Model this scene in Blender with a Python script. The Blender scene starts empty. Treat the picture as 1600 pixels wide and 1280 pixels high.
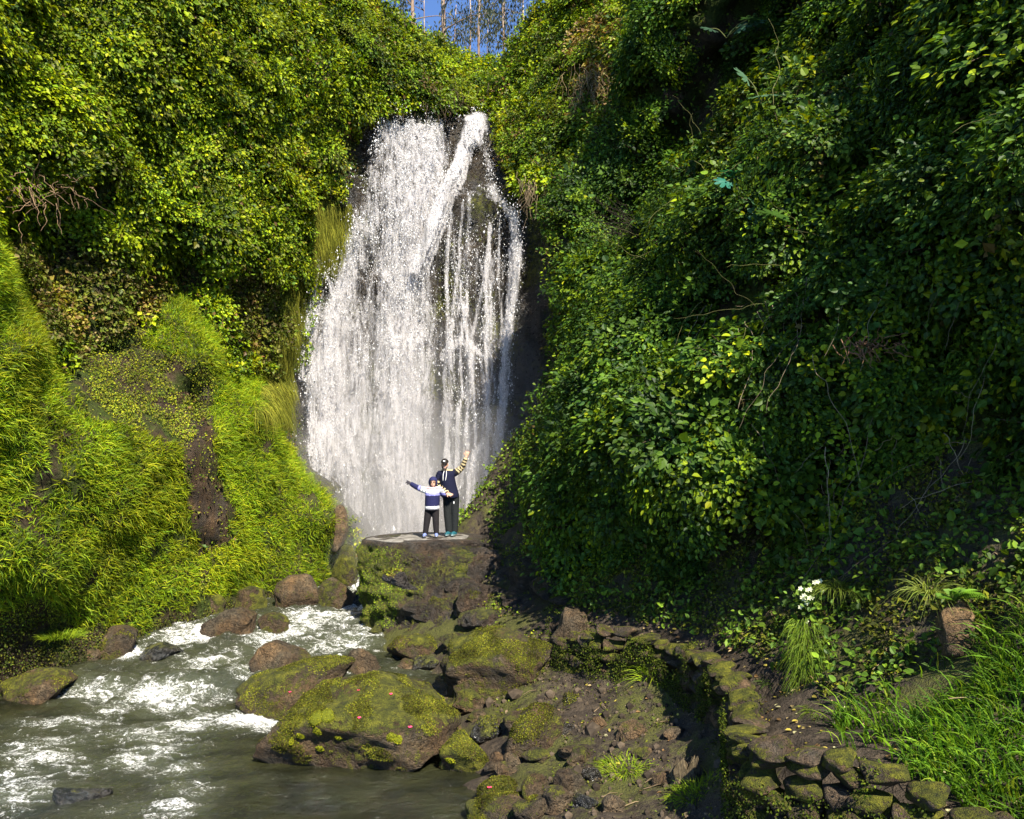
import bpy, bmesh, math, random
import numpy as np
from mathutils import Vector, Matrix

# ------------------------------------------------------------------ camera, world, sun, exposure
SC = bpy.context.scene
COL = SC.collection
F = 1256.0                       # focal length in photograph pixels (1600 wide)
PITCH = math.atan(80.0 / F)      # horizon at row 720
CAM = np.array([0.0, 0.0, 4.0])
cd = bpy.data.cameras.new('camera'); cam = bpy.data.objects.new('camera', cd); COL.objects.link(cam)
cam.location = CAM.tolist(); cam.rotation_euler = (math.pi / 2 + PITCH, 0, 0)
cd.sensor_width = 36.0; cd.lens = 36.0 * F / 1600.0; cd.clip_start = 0.05; cd.clip_end = 3000
SC.camera = cam

SUN_TO = Vector((0.275, -0.645, 0.715)).normalized()          # direction towards the sun
EL = math.asin(SUN_TO.z); AZ = math.atan2(SUN_TO.x, SUN_TO.y)
W = bpy.data.worlds.new('World'); SC.world = W; W.use_nodes = True
nt = W.node_tree; nt.nodes.clear()
sky = nt.nodes.new('ShaderNodeTexSky'); sky.sky_type = 'NISHITA'; sky.sun_disc = False
sky.sun_elevation = EL; sky.sun_rotation = AZ; sky.altitude = 2600; sky.air_density = 0.75; sky.dust_density = 0.0; sky.ozone_density = 7.0
bg = nt.nodes.new('ShaderNodeBackground'); bg.inputs['Strength'].default_value = 0.12
wo = nt.nodes.new('ShaderNodeOutputWorld')
nt.links.new(sky.outputs[0], bg.inputs[0]); nt.links.new(bg.outputs[0], wo.inputs[0])
sl = bpy.data.lights.new('sun', 'SUN'); so = bpy.data.objects.new('sun', sl); COL.objects.link(so)
sl.energy = 4.9; sl.angle = math.radians(0.53); sl.color = (1.0, 0.93, 0.80)
so.rotation_euler = SUN_TO.to_track_quat('Z', 'Y').to_euler(); so.location = (0, -20, 40)
SC.view_settings.view_transform = 'Standard'; SC.view_settings.look = 'None'
SC.view_settings.gamma = 1.0; SC.view_settings.use_curve_mapping = False
SC.view_settings.exposure = 1.62
SC.render.engine = 'CYCLES'
SC.cycles.use_denoising = True
SC.cycles.max_bounces = 5; SC.cycles.diffuse_bounces = 2; SC.cycles.glossy_bounces = 2
SC.cycles.transmission_bounces = 4; SC.cycles.transparent_max_bounces = 12; SC.cycles.volume_bounces = 1
SC.cycles.caustics_reflective = False; SC.cycles.caustics_refractive = False
SC.cycles.sample_clamp_indirect = 4.0

RNG = np.random.default_rng(11)
random.seed(5)

# ------------------------------------------------------------------ pixel <-> world
CT, ST = math.cos(PITCH), math.sin(PITCH)
def P(u, v, Y):
    u = np.asarray(u, float); v = np.asarray(v, float); Y = np.asarray(Y, float)
    a = (u - 800) / F; b = (640 - v) / F
    dx = a; dy = CT - b * ST; dz = ST + b * CT
    t = Y / dy
    return np.stack([dx * t + CAM[0], Y + 0 * t, dz * t + CAM[2]], -1)
def at_z(u, v, z):
    """point of the ray through pixel (u, v) at height z"""
    a = (u - 800) / F; b = (640 - v) / F
    t = (z - CAM[2]) / (ST + b * CT)
    return np.array([a * t, (CT - b * ST) * t, z])
def proj(p):
    p = np.asarray(p, float) - CAM
    d = p[..., 1] * CT + p[..., 2] * ST
    h = -p[..., 1] * ST + p[..., 2] * CT
    return 800 + F * p[..., 0] / d, 640 - F * h / d

# ------------------------------------------------------------------ noise
_perm = np.random.default_rng(3).permutation(256); _perm = np.concatenate([_perm, _perm, _perm])
_grad = np.random.default_rng(4).normal(size=(256, 3)); _grad /= np.linalg.norm(_grad, axis=1)[:, None]
def gnoise(p):
    p = np.asarray(p, float); i = np.floor(p).astype(int); f = p - i; i &= 255
    w = f * f * f * (f * (f * 6 - 15) + 10)
    def g(dx, dy, dz):
        h = _perm[_perm[_perm[(i[..., 0] + dx) & 255] + ((i[..., 1] + dy) & 255)] + ((i[..., 2] + dz) & 255)]
        d = f - np.array([dx, dy, dz])
        return (_grad[h] * d).sum(-1)
    l = lambda a, b, t: a + (b - a) * t
    x0 = l(l(g(0,0,0), g(1,0,0), w[...,0]), l(g(0,1,0), g(1,1,0), w[...,0]), w[...,1])
    x1 = l(l(g(0,0,1), g(1,0,1), w[...,0]), l(g(0,1,1), g(1,1,1), w[...,0]), w[...,1])
    return l(x0, x1, w[..., 2]) * 1.6
def fbm(p, o=4, s=1.0, g=0.5):
    p = np.asarray(p, float) * s; r = 0; a = 1.0; t = 0
    for k in range(o):
        r = r + a * gnoise(p + 17.3 * k); t += a; a *= g; p = p * 2.03
    return r / t
def ridged(p, o=4, s=1.0):
    p = np.asarray(p, float) * s; r = 0; a = 1.0; t = 0
    for k in range(o):
        r = r + a * (1 - 2 * np.abs(gnoise(p + 9.1 * k))); t += a; a *= 0.5; p = p * 2.1
    return r / t
def sstep(a, b, x):
    t = np.clip((np.asarray(x, float) - a) / (b - a), 0, 1); return t * t * (3 - 2 * t)
class RBF:
    """linear-kernel scattered interpolation with an affine tail"""
    def __init__(self, xy, val, lam=0.0):
        xy = np.asarray(xy, float); n = len(xy); self.c = xy; d = xy.shape[1]
        K = np.linalg.norm(xy[:, None] - xy[None], axis=2) + lam * np.eye(n)
        A = np.zeros((n + d + 1, n + d + 1)); A[:n, :n] = K; A[:n, n] = 1; A[n, :n] = 1; A[:n, n+1:] = xy; A[n+1:, :n] = xy.T
        self.w = np.linalg.solve(A, np.concatenate([np.asarray(val, float), np.zeros(d + 1)]))
    def __call__(self, q):
        q = np.asarray(q, float); sh = q.shape[:-1]; q = q.reshape(-1, q.shape[-1]); n = len(self.c); out = np.empty(len(q))
        for s in range(0, len(q), 20000):
            b = q[s:s+20000]
            out[s:s+20000] = np.linalg.norm(b[:, None] - self.c[None], axis=2) @ self.w[:n] + self.w[n] + b @ self.w[n+1:]
        return out.reshape(sh)
def inpoly(poly, u, v):
    u = np.asarray(u, float); v = np.asarray(v, float); r = np.zeros(u.shape, bool); n = len(poly)
    for i in range(n):
        x0, y0 = poly[i]; x1, y1 = poly[(i + 1) % n]
        if y0 == y1: continue
        c = ((y0 > v) != (y1 > v)) & (u < (x1 - x0) * (v - y0) / (y1 - y0) + x0)
        r ^= c
    return r
def norm(a): return a / np.maximum(np.linalg.norm(a, axis=-1, keepdims=True), 1e-9)

# ------------------------------------------------------------------ mesh and object helpers
def mesh(name, V, Fc, mats=(), col=None, smooth=False, attrs=None, mi=None):
    """V (n,3); Fc (m,k) array or list of such arrays"""
    V = np.asarray(V, float); Fl = Fc if isinstance(Fc, list) else [Fc]
    Fl = [np.asarray(f, int) for f in Fl if len(f)]
    me = bpy.data.meshes.new(name)
    nl = sum(f.size for f in Fl); nf = sum(len(f) for f in Fl)
    me.vertices.add(len(V)); me.vertices.foreach_set('co', V.ravel())
    me.loops.add(nl); me.polygons.add(nf)
    me.loops.foreach_set('vertex_index', np.concatenate([f.ravel() for f in Fl]).astype(np.int32))
    tot = np.concatenate([np.full(len(f), f.shape[1]) for f in Fl]); st = np.concatenate([[0], np.cumsum(tot)[:-1]])
    me.polygons.foreach_set('loop_start', st.astype(np.int32))
    me.polygons.foreach_set('loop_total', tot.astype(np.int32))
    if mi is not None: me.polygons.foreach_set('material_index', np.asarray(mi, np.int32))
    me.polygons.foreach_set('use_smooth', np.full(nf, smooth))
    me.update(calc_edges=True)
    if col is not None:
        c = np.ones((len(V), 4)); c[:, :3] = col
        a = me.color_attributes.new('Col', 'FLOAT_COLOR', 'POINT'); a.data.foreach_set('color', c.ravel())
    for k, x in (attrs or {}).items():
        a = me.attributes.new(k, 'FLOAT', 'POINT'); a.data.foreach_set('value', np.asarray(x, float).ravel())
    for m in mats: me.materials.append(m)
    return me
def link(name, me, parent=None, loc=None):
    o = bpy.data.objects.new(name, me); COL.objects.link(o)
    if parent is not None: o.parent = parent
    if loc is not None: o.location = [float(x) for x in loc]
    return o
def tag(o, label=None, cat=None, group=None, kind=None):
    if label: o['label'] = label
    if cat: o['category'] = cat
    if group: o['group'] = group
    if kind: o['kind'] = kind
    return o
def empty(name, loc=(0, 0, 0), rz=0.0):
    o = bpy.data.objects.new(name, None); COL.objects.link(o); o.location = [float(x) for x in loc]; o.rotation_euler.z = rz
    o.empty_display_size = 0.2
    return o
def copy_tree(o, parent=None):
    c = o.copy(); COL.objects.link(c); c.parent = parent
    for ch in [x for x in CHILD.get(o.name, [])]: copy_tree(ch, c)
    return c
CHILD = {}
def part(name, me, parent):
    o = link(name, me, parent); CHILD.setdefault(parent.name, []).append(o); return o

class Geo:
    def __init__(self): self.V = []; self.Q = []; self.T = []; self.C = []; self.n = 0
    def add(self, V, Q=None, T=None, C=None):
        V = np.asarray(V, float).reshape(-1, 3)
        if Q is not None and len(Q): self.Q.append(np.asarray(Q, int).reshape(-1, 4) + self.n)
        if T is not None and len(T): self.T.append(np.asarray(T, int).reshape(-1, 3) + self.n)
        c = np.ones((len(V), 3)) * (np.asarray(C, float) if C is not None else 1.0)
        self.C.append(c); self.V.append(V); self.n += len(V); return self
    def mesh(self, name, mats, smooth=False, col=True):
        f = []
        if self.Q: f.append(np.concatenate(self.Q))
        if self.T: f.append(np.concatenate(self.T))
        return mesh(name, np.concatenate(self.V), f, mats, np.concatenate(self.C) if col else None, smooth)

# leaf templates: x across, y along, z up
LEAF4 = (np.array([[0,0,0],[.36,.45,.10],[0,1,-.06],[-.36,.45,.10]]), np.array([[0,1,2],[0,2,3]]), 3)
LEAF6 = (np.array([[0,0,0],[.30,.22,.07],[.30,.62,.06],[0,1,-.10],[-.30,.62,.06],[-.30,.22,.07]]), np.array([[0,1,2,3],[0,3,4,5]]), 4)
LEAF8 = (np.array([[0,0,0],[.30,.10,.05],[.42,.40,.07],[.26,.75,.03],[0,1.05,-.12],[-.26,.75,.03],[-.42,.40,.07],[-.30,.10,.05],[0,.45,-.02]]),
         np.array([[0,1,2,8],[8,2,3,4],[8,4,5,6],[0,8,6,7]]), 4)
def leaves(geo, pos, nrm, along, size, col, tpl=LEAF4, roll=None):
    """pos/nrm/along (n,3), size (n,), col (n,3)"""
    n = len(pos)
    if n == 0: return
    y = norm(along); z = nrm - (nrm * y).sum(-1, keepdims=True) * y; z = norm(z); x = np.cross(y, z)
    T, Fc, k = tpl
    V = (T[None, :, 0:1] * x[:, None] + T[None, :, 1:2] * y[:, None] + T[None, :, 2:3] * z[:, None]) * size[:, None, None] + pos[:, None]
    idx = Fc[None] + (np.arange(n) * len(T))[:, None, None]
    C = np.repeat(col, len(T), 0)
    if k == 3: geo.add(V, None, idx, C)
    else: geo.add(V, idx, None, C)
def rvec(n, rng=None): return norm((rng or RNG).normal(size=(n, 3)))
def blades(geo, pos, dirn, length, width, col, bend=0.5, rng=None, segs=3, lean=None):
    """grass blades that rise along dirn and bow over"""
    rng = rng or RNG; n = len(pos)
    if n == 0: return
    d = norm(dirn + rvec(n, rng) * 0.35); side = norm(np.cross(d, rvec(n, rng)))
    out = lean if lean is not None else rvec(n, rng); out = out - (out * d).sum(-1, keepdims=True) * d; out = norm(out + 1e-6)
    V = []; 
    for k in range(segs + 1):
        t = k / segs
        c = pos + d * (length * t * (1 - 0.25 * bend * t))[:, None] + out * (length * bend * t * t)[:, None]
        c[:, 2] -= length * bend * 0.35 * t ** 3
        w = width * (1 - t ** 1.6)
        if k < segs: V += [c - side * w[:, None], c + side * w[:, None]]
        else: V += [c]
    V = np.stack(V, 1); m = V.shape[1]; base = (np.arange(n) * m)[:, None, None]
    q = np.array([[2*k, 2*k+1, 2*k+3, 2*k+2] for k in range(segs - 1)]).reshape(-1, 4); t = np.array([[2*segs-2, 2*segs-1, 2*segs]])
    C = np.repeat(col, m, 0)
    geo.add(V, (q[None] + base).reshape(-1, 4) if len(q) else None, (t[None] + base).reshape(-1, 3), C)
def tube(geo, pts, rad, n=6, col=(1, 1, 1), cap=True):
    pts = np.asarray(pts, float); rad = np.broadcast_to(np.asarray(rad, float), (len(pts),))
    t = norm(np.gradient(pts, axis=0)); ref = np.array([0.31, 0.17, 0.93]); 
    if abs(np.mean(t @ ref)) > .85: ref = np.array([0.93, 0.21, 0.1])
    a = norm(np.cross(t, ref)); b = np.cross(t, a)
    th = np.linspace(0, 2 * math.pi, n, endpoint=False)
    V = pts[:, None] + rad[:, None, None] * (np.cos(th)[None, :, None] * a[:, None] + np.sin(th)[None, :, None] * b[:, None])
    m = len(pts); i = np.arange(m - 1)[:, None] * n; j = np.arange(n)[None]; j2 = (j + 1) % n
    Q = np.stack([i + j, i + j2, i + n + j2, i + n + j], -1).reshape(-1, 4)
    Vf = V.reshape(-1, 3); T = None
    if cap:
        Vf = np.concatenate([Vf, pts[:1], pts[-1:]]); k = m * n
        T = np.concatenate([np.stack([j[0] * 0 + k, j2[0], j[0]], -1), np.stack([j[0] * 0 + k + 1, (m-1)*n + j[0], (m-1)*n + j2[0]], -1)])
    geo.add(Vf, Q, T, np.asarray(col, float))
def curve_pts(ctrl, n=12):
    c = np.asarray(ctrl, float); k = len(c); s = np.linspace(0, k - 1, n); i = np.clip(s.astype(int), 0, k - 2); f = (s - i)[:, None]
    p0 = c[np.maximum(i - 1, 0)]; p1 = c[i]; p2 = c[i + 1]; p3 = c[np.minimum(i + 2, k - 1)]
    return 0.5 * (2*p1 + (p2-p0)*f + (2*p0-5*p1+4*p2-p3)*f*f + (3*p1-p0-3*p2+p3)*f**3)

# ------------------------------------------------------------------ materials
class NB:
    def __init__(self, name):
        self.m = bpy.data.materials.new(name); self.m.use_nodes = True; self.t = self.m.node_tree; self.t.nodes.clear()
        self.out = self.n('ShaderNodeOutputMaterial')
    def n(self, ty, **kw):
        x = self.t.nodes.new(ty)
        for k, v in kw.items():
            if k in x.inputs.keys() if not hasattr(x, k) else False: pass
            setattr(x, k, v)
        return x
    def l(self, a, b): self.t.links.new(a, b); return self
    def coord(self, kind='Object'):
        return self.n('ShaderNodeTexCoord').outputs[kind]
    def geo(self, k='Position'): return self.n('ShaderNodeNewGeometry').outputs[k]
    def mapv(self, v, scale=(1,1,1), rot=(0,0,0)):
        m = self.n('ShaderNodeMapping'); m.inputs['Scale'].default_value = scale; m.inputs['Rotation'].default_value = rot; self.l(v, m.inputs['Vector']); return m.outputs[0]
    def noise(self, v, scale, detail=4, rough=0.55, dist=0.0, out=0):
        x = self.n('ShaderNodeTexNoise'); x.inputs['Scale'].default_value = scale; x.inputs['Detail'].default_value = detail
        x.inputs['Roughness'].default_value = rough; x.inputs['Distortion'].default_value = dist; self.l(v, x.inputs['Vector']); return x.outputs[out]
    def voro(self, v, scale, feature='F1', out='Distance', rnd=1.0):
        x = self.n('ShaderNodeTexVoronoi', feature=feature); x.inputs['Scale'].default_value = scale; x.inputs['Randomness'].default_value = rnd; self.l(v, x.inputs['Vector']); return x.outputs[out]
    def ramp(self, fac, stops, interp='LINEAR'):
        r = self.n('ShaderNodeValToRGB'); e = r.color_ramp.elements; r.color_ramp.interpolation = interp
        while len(e) < len(stops): e.new(0.5)
        for q, (p, c) in zip(e, stops): q.position = p; q.color = (*c, 1) if not isinstance(c, (int, float)) else (c, c, c, 1)
        self.l(fac, r.inputs[0]); return r.outputs[0]
    def mix(self, fac, a, b, mode='MIX'):
        x = self.n('ShaderNodeMix', data_type='RGBA', blend_type=mode)
        for k, s in ((0, fac), (6, a), (7, b)):
            if hasattr(s, 'links'): self.l(s, x.inputs[k])
            elif isinstance(s, (int, float)): x.inputs[k].default_value = s if k == 0 else (s, s, s, 1)
            else: x.inputs[k].default_value = (*s, 1)
        return x.outputs[2]
    def math(self, op, a, b=0.0, c=0.0, clamp=False):
        x = self.n('ShaderNodeMath', operation=op, use_clamp=clamp)
        for k, s in enumerate((a, b, c)):
            if hasattr(s, 'links'): self.l(s, x.inputs[k])
            else: x.inputs[k].default_value = s
        return x.outputs[0]
    def mrange(self, v, a, b, c=0.0, d=1.0, smooth=True):
        x = self.n('ShaderNodeMapRange', interpolation_type='SMOOTHSTEP' if smooth else 'LINEAR')
        self.l(v, x.inputs['Value'])
        for k, s in (('From Min', a), ('From Max', b), ('To Min', c), ('To Max', d)):
            if hasattr(s, 'links'): self.l(s, x.inputs[k])
            else: x.inputs[k].default_value = s
        return x.outputs[0]
    def attr(self, name, out='Color'):
        x = self.n('ShaderNodeAttribute', attribute_name=name); return x.outputs[out]
    def rand(self): return self.n('ShaderNodeObjectInfo').outputs['Random']
    def bump(self, h, strength=0.5, dist=0.05, normal=None):
        x = self.n('ShaderNodeBump'); x.inputs['Strength'].default_value = strength; x.inputs['Distance'].default_value = dist
        self.l(h, x.inputs['Height'])
        if normal is not None: self.l(normal, x.inputs['Normal'])
        return x.outputs[0]
    def bsdf(self, col, rough=0.7, spec=0.3, normal=None, **kw):
        b = self.n('ShaderNodeBsdfPrincipled')
        for k, s in (('Base Color', col), ('Roughness', rough), ('Specular IOR Level', spec)):
            if hasattr(s, 'links'): self.l(s, b.inputs[k])
            elif isinstance(s, (int, float)): b.inputs[k].default_value = s
            else: b.inputs[k].default_value = (*s, 1)
        if normal is not None: self.l(normal, b.inputs['Normal'])
        return b.outputs[0]
    def mixs(self, fac, a, b):
        x = self.n('ShaderNodeMixShader')
        if hasattr(fac, 'links'): self.l(fac, x.inputs[0])
        else: x.inputs[0].default_value = fac
        self.l(a, x.inputs[1]); self.l(b, x.inputs[2]); return x.outputs[0]
    def done(self, s, vol=None):
        if s is not None: self.l(s, self.out.inputs['Surface'])
        return self.m
M = {}
def leaf_mat(name, trans=0.35, rough=0.45, spec=0.35, var=0.25):
    b = NB(name); c = b.attr('Col')
    r = b.rand(); k = b.mrange(r, 0, 1, 1 - var, 1 + var, smooth=False)
    n = b.noise(b.geo(), 0.9, 2); k = b.math('MULTIPLY', k, b.mrange(n, 0.3, 0.7, 0.75, 1.25))
    c2 = b.mix(1.0, c, b.n('ShaderNodeCombineColor').outputs[0], 'MULTIPLY')
    cc = b.n('ShaderNodeVectorMath', operation='SCALE'); b.l(c, cc.inputs[0]); b.l(k, cc.inputs['Scale'])
    d = b.bsdf(cc.outputs[0], rough, spec)
    t = b.n('ShaderNodeBsdfTranslucent'); tc = b.mix(1.0, cc.outputs[0], (1.35, 1.25, 0.5), 'MULTIPLY'); b.l(tc, t.inputs['Color'])
    return b.done(b.mixs(trans, d, t.outputs[0]))
M['leaf'] = leaf_mat('leaf_green', .35, .5, .18)
M['grass'] = leaf_mat('grass_blade', 0.4, 0.55, 0.15, 0.1)
M['moss'] = leaf_mat('moss', 0.15, 0.85, 0.1, 0.1)
def twig_mat():
    b = NB('twig_bark'); n = b.noise(b.geo(), 14, 3); c = b.mix(1.0, b.attr('Col'), b.ramp(n, [(0.3, (.55,.52,.5)), (0.7, (1.2,1.15,1.1))]), 'MULTIPLY')
    return b.done(b.bsdf(c, 0.8, 0.15))
M['twig'] = twig_mat()
def soil_mat():
    b = NB('soil_and_roots'); p = b.geo()
    n1 = b.noise(p, 1.1, 5, 0.6); n2 = b.noise(p, 9, 5, 0.7); n3 = b.noise(p, 40, 3)
    c = b.ramp(n2, [(0.3, (.016,.011,.007)), (0.55, (.040,.028,.016)), (0.75, (.075,.055,.032))])
    g = b.ramp(n2, [(0.3, (.012,.018,.004)), (0.7, (.050,.070,.010))])
    c = b.mix(b.mrange(n1, 0.42, 0.6), c, g)
    h = b.math('ADD', n2, b.math('MULTIPLY', n3, 0.4))
    return b.done(b.bsdf(c, 0.9, 0.15, b.bump(h, 0.9, 0.08)))
M['soil'] = soil_mat()
def rock_mat(name, dark, mid, light, mossy=True, rough=0.75, spec=0.3, scale=1.0, bmp=0.05):
    b = NB(name); p = b.coord('Object') if False else b.geo()
    n1 = b.noise(p, 1.7 * scale, 6, 0.62); n2 = b.noise(p, 11 * scale, 6, 0.68); n3 = b.noise(p, 60 * scale, 3, 0.6)
    mx = b.math('ADD', b.math('MULTIPLY', n1, 0.55), b.math('MULTIPLY', n2, 0.45))
    c = b.ramp(mx, [(0.34, dark), (0.5, mid), (0.66, light)])
    sp = b.ramp(n3, [(0.35, .6), (0.65, 1.35)]); c = b.mix(1.0, c, sp, 'MULTIPLY')
    wp = b.n('ShaderNodeVectorMath', operation='ADD'); b.l(p, wp.inputs[0]); wn = b.n('ShaderNodeVectorMath', operation='SCALE'); b.l(b.noise(p, 3.5 * scale, 4, .6, 0, 1), wn.inputs[0]); wn.inputs['Scale'].default_value = .55; b.l(wn.outputs[0], wp.inputs[1])
    cr = b.mrange(b.voro(b.mapv(wp.outputs[0], (1, 1, 1.7)), 2.6 * scale, 'DISTANCE_TO_EDGE'), 0.0, 0.07)
    pit = b.mrange(b.noise(p, 26 * scale, 4, .75), .30, .48); c = b.mix(1.0, c, b.ramp(pit, [(0, .35), (1, 1.0)]), 'MULTIPLY')
    st = b.ramp(b.noise(b.mapv(p, (1, 1, .45)), 2.4 * scale, 4, .6), [(.38, (1.25,1.0,.72)), (.62, (.75,.85,.95))]); c = b.mix(.8, c, st, 'MULTIPLY')
    h = b.math('ADD', b.math('ADD', b.math('MULTIPLY', n2, 1.3), b.math('MULTIPLY', cr, .35)), b.math('ADD', b.math('MULTIPLY', n3, 0.45), b.math('MULTIPLY', pit, .35)))
    rg = b.mrange(n2, 0.3, 0.7, max(rough - 0.25, 0.05), min(1, rough + 0.15))
    if mossy:
        m = b.attr('moss', 'Fac'); mk = b.math('ADD', m, b.math('MULTIPLY', b.math('SUBTRACT', n2, 0.5), 1.5)); mk = b.math('ADD', mk, b.math('MULTIPLY', b.math('SUBTRACT', n3, 0.5), 0.9)); mk = b.mrange(mk, 0.38, 0.62)
        mc = b.ramp(b.noise(p, 6 * scale, 5, 0.7), [(0.3, (.022,.028,.004)), (0.5, (.085,.088,.008)), (0.72, (.20,.19,.015))])
        mc = b.mix(1.0, mc, b.ramp(b.noise(p, 90, 2), [(0.3, .55), (0.7, 1.4)]), 'MULTIPLY')
        c = b.mix(mk, c, mc); rg = b.mix(mk, rg, 0.95); h = b.math('ADD', h, b.math('MULTIPLY', mk, b.math('ADD', 0.25, b.math('MULTIPLY', n3, 0.8))))
    return b.done(b.bsdf(c, rg, spec, b.bump(h, 0.9, bmp)))
M['rock'] = rock_mat('boulder_rock', (.020,.014,.009), (.075,.053,.030), (.19,.135,.075), bmp=.08)
M['wetrock'] = rock_mat('wet_dark_rock', (.006,.006,.006), (.016,.016,.015), (.045,.042,.036), True, 0.32, 0.5)
M['cliff'] = rock_mat('wet_cliff_rock', (.010,.009,.008), (.030,.026,.022), (.075,.066,.055), True, 0.45, 0.45, 0.8, 0.12)
M['wallrock'] = rock_mat('wall_stone', (.020,.015,.010), (.075,.055,.036), (.20,.145,.095), True, 0.8, 0.25, 1.6)
# ------------------------------------------------------------------ terrain: hillside with the waterfall cliff, right hillside, ground, river bed
LEFT = [(-260,-220,11),(-260,100,10),(-260,300,9.6),(-260,500,10.2),(-260,700,10),(-260,900,10.4),(-260,1120,11),
 (0,-220,14.5),(0,-60,14.2),(0,100,14),(0,220,14.4),(0,290,14.6),(5,318,15.6),(-100,330,11.2),(-40,360,12),(0,400,12.6),(14,440,12.9),(60,540,12.9),(0,520,12.3),
 (22,370,16.2),(45,440,16.2),(90,540,15.8),(120,600,15.2),(60,640,13.4),(0,620,12.2),(100,700,13.9),(0,700,12.6),(0,820,12.6),(80,820,13.4),
 (0,900,12.4),(70,900,12.8),(40,950,13.0),(100,960,13.9),(0,1000,12.9),(60,1040,13.7),(0,1090,13.1),(100,1075,13.9),(150,1060,14.1),(210,1010,15.6),(330,970,17.3),(440,940,19.4),(560,915,22.4),
 (150,860,14.9),(210,780,15.6),(200,900,15.6),(280,900,17.0),(260,700,16.2),(180,660,15.2),(330,680,17.7),(300,760,17.3),(330,840,17.9),(400,900,19.6),(400,800,19.3),(400,690,19.4),
 (240,620,17.2),(180,600,16.4),(300,635,18.1),(330,560,18.0),(280,480,18.6),(200,500,17.5),(130,560,16.4),(350,600,18.4),(410,640,19.6),(440,690,20.6),(460,740,21),(500,770,21.3),(538,815,21.6),(520,870,21.9),(470,850,20.9),(545,880,22.3),
 (150,450,16.4),(100,400,16.4),(200,420,17.2),(60,380,16.6),(130,350,16.6),(110,300,16.2),(70,325,16.3),(250,410,18.9),(270,450,19.2),(310,470,19.4),(370,480,20.6),(380,560,21.4),(430,520,22.2),(420,600,21.9),(455,640,23.0),(470,560,23.6),
 (60,200,14.8),(130,250,15.4),(170,290,16.2),(120,150,15.4),(60,60,15.2),(160,60,16.2),(200,250,17.2),(220,330,17.4),(190,380,17.4),(280,360,18.4),(320,250,18.6),(260,130,17.4),(340,150,18.7),(300,30,17.6),(330,420,19.4),
 (400,300,20.2),(400,200,20.0),(420,80,20.0),(400,400,20.8),(460,380,22.4),(480,280,22.6),(480,180,22.2),(500,100,22.2),(520,230,24.0),(525,190,23.4),(500,330,23.6),(460,460,23.0),
 (300,-220,18.4),(330,-80,18.4),(420,-220,21.5),(520,-100,23.6),(600,-20,25.5),(560,40,24.0),(650,50,26.5),(700,80,28),(745,95,30.5),(600,110,24.6),(660,140,25.4),(720,140,26.6),(600,165,24.9),(680,160,25.6),(745,165,27),
 # cliff behind the water
 (560,240,25.2),(590,185,25.6),(700,182,26.0),(755,182,26.4),(540,330,25.0),(520,430,24.7),(495,500,24.5),(480,600,24.3),(470,680,24.1),(500,720,24.1),(560,790,23.9),(575,880,23.7),(580,940,23.2),
 (640,300,25.3),(640,500,24.8),(640,700,24.4),(640,860,24.0),(700,400,25.0),(700,600,24.6),(700,800,24.2),(735,250,25.9),(730,300,25.5),(745,325,24.9),(780,320,24.9),(760,400,24.9),(760,520,24.7),(720,545,24.3),(770,560,24.5),(800,380,25.0),(800,500,24.7),(790,650,24.3),(780,760,24.0),
 (830,420,24.6),(830,600,24.2),(850,700,23.6),(850,350,24.2),(900,450,23.2),(950,600,22),(1000,800,20),(1000,400,22),
 # right of the lip
 (775,95,29.5),(790,160,27),(770,230,26),(800,290,24.9),(830,300,24.2),(820,220,24.6),(850,160,24.8),(830,90,26),(850,20,26.5),(900,60,25),(960,40,24),(900,160,24),(960,150,23),(880,240,23.6),(930,200,23),(1000,100,22.4),(1000,250,22),
 (870,-80,27),(1000,-220,25),(1000,-60,23.6)]
LEFT = np.array(LEFT, float)
LEFT[(LEFT[:, 1] >= 935) & (LEFT[:, 0] < 500), 2] += 0.9; LEFT[(LEFT[:, 1] >= 890) & (LEFT[:, 1] < 935) & (LEFT[:, 0] < 450), 2] += 0.4
rbfL = RBF(LEFT[:, :2] / 100.0, LEFT[:, 2], 0.02)
_ic = [i for i in range(len(LEFT)) if tuple(LEFT[i][:2]) == (560, 240)][0]; _cl = LEFT[_ic:_ic + 44]; rbfC = RBF(_cl[:, :2] / 100.0, _cl[:, 2], 0.05)
SKYPOLY = [(370,-260),(458,-160),(546,-62),(598,2),(638,34),(680,58),(714,80),(736,98),(776,98),(800,72),(824,32),(848,2),(884,-70),(1010,-225),(1010,-260)]

def grid_sheet(u0, u1, v0, v1, st, depth_fn, keep_fn, disp):
    us = np.arange(u0, u1 + 1, st); vs = np.arange(v0, v1 + 1, st)
    U, Vv = np.meshgrid(us, vs); Y = depth_fn(U, Vv); p = P(U, Vv, Y); p = disp(p, U, Vv)
    nr, nc = U.shape; idx = np.arange(nr * nc).reshape(nr, nc)
    q = np.stack([idx[:-1, :-1], idx[1:, :-1], idx[1:, 1:], idx[:-1, 1:]], -1).reshape(-1, 4)
    cu = (U[:-1, :-1] + st / 2).ravel(); cv = (Vv[:-1, :-1] + st / 2).ravel()
    q = q[keep_fn(cu, cv)]
    return p.reshape(-1, 3), q, U.ravel(), Vv.ravel()
FALLPOLY = [(575,178),(765,178),(800,300),(850,320),(872,420),(850,640),(830,720),(830,960),(545,960),(560,860),(540,800),(480,740),(450,690),(440,640),(470,560),(490,440),(520,350),(550,250)]
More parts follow.
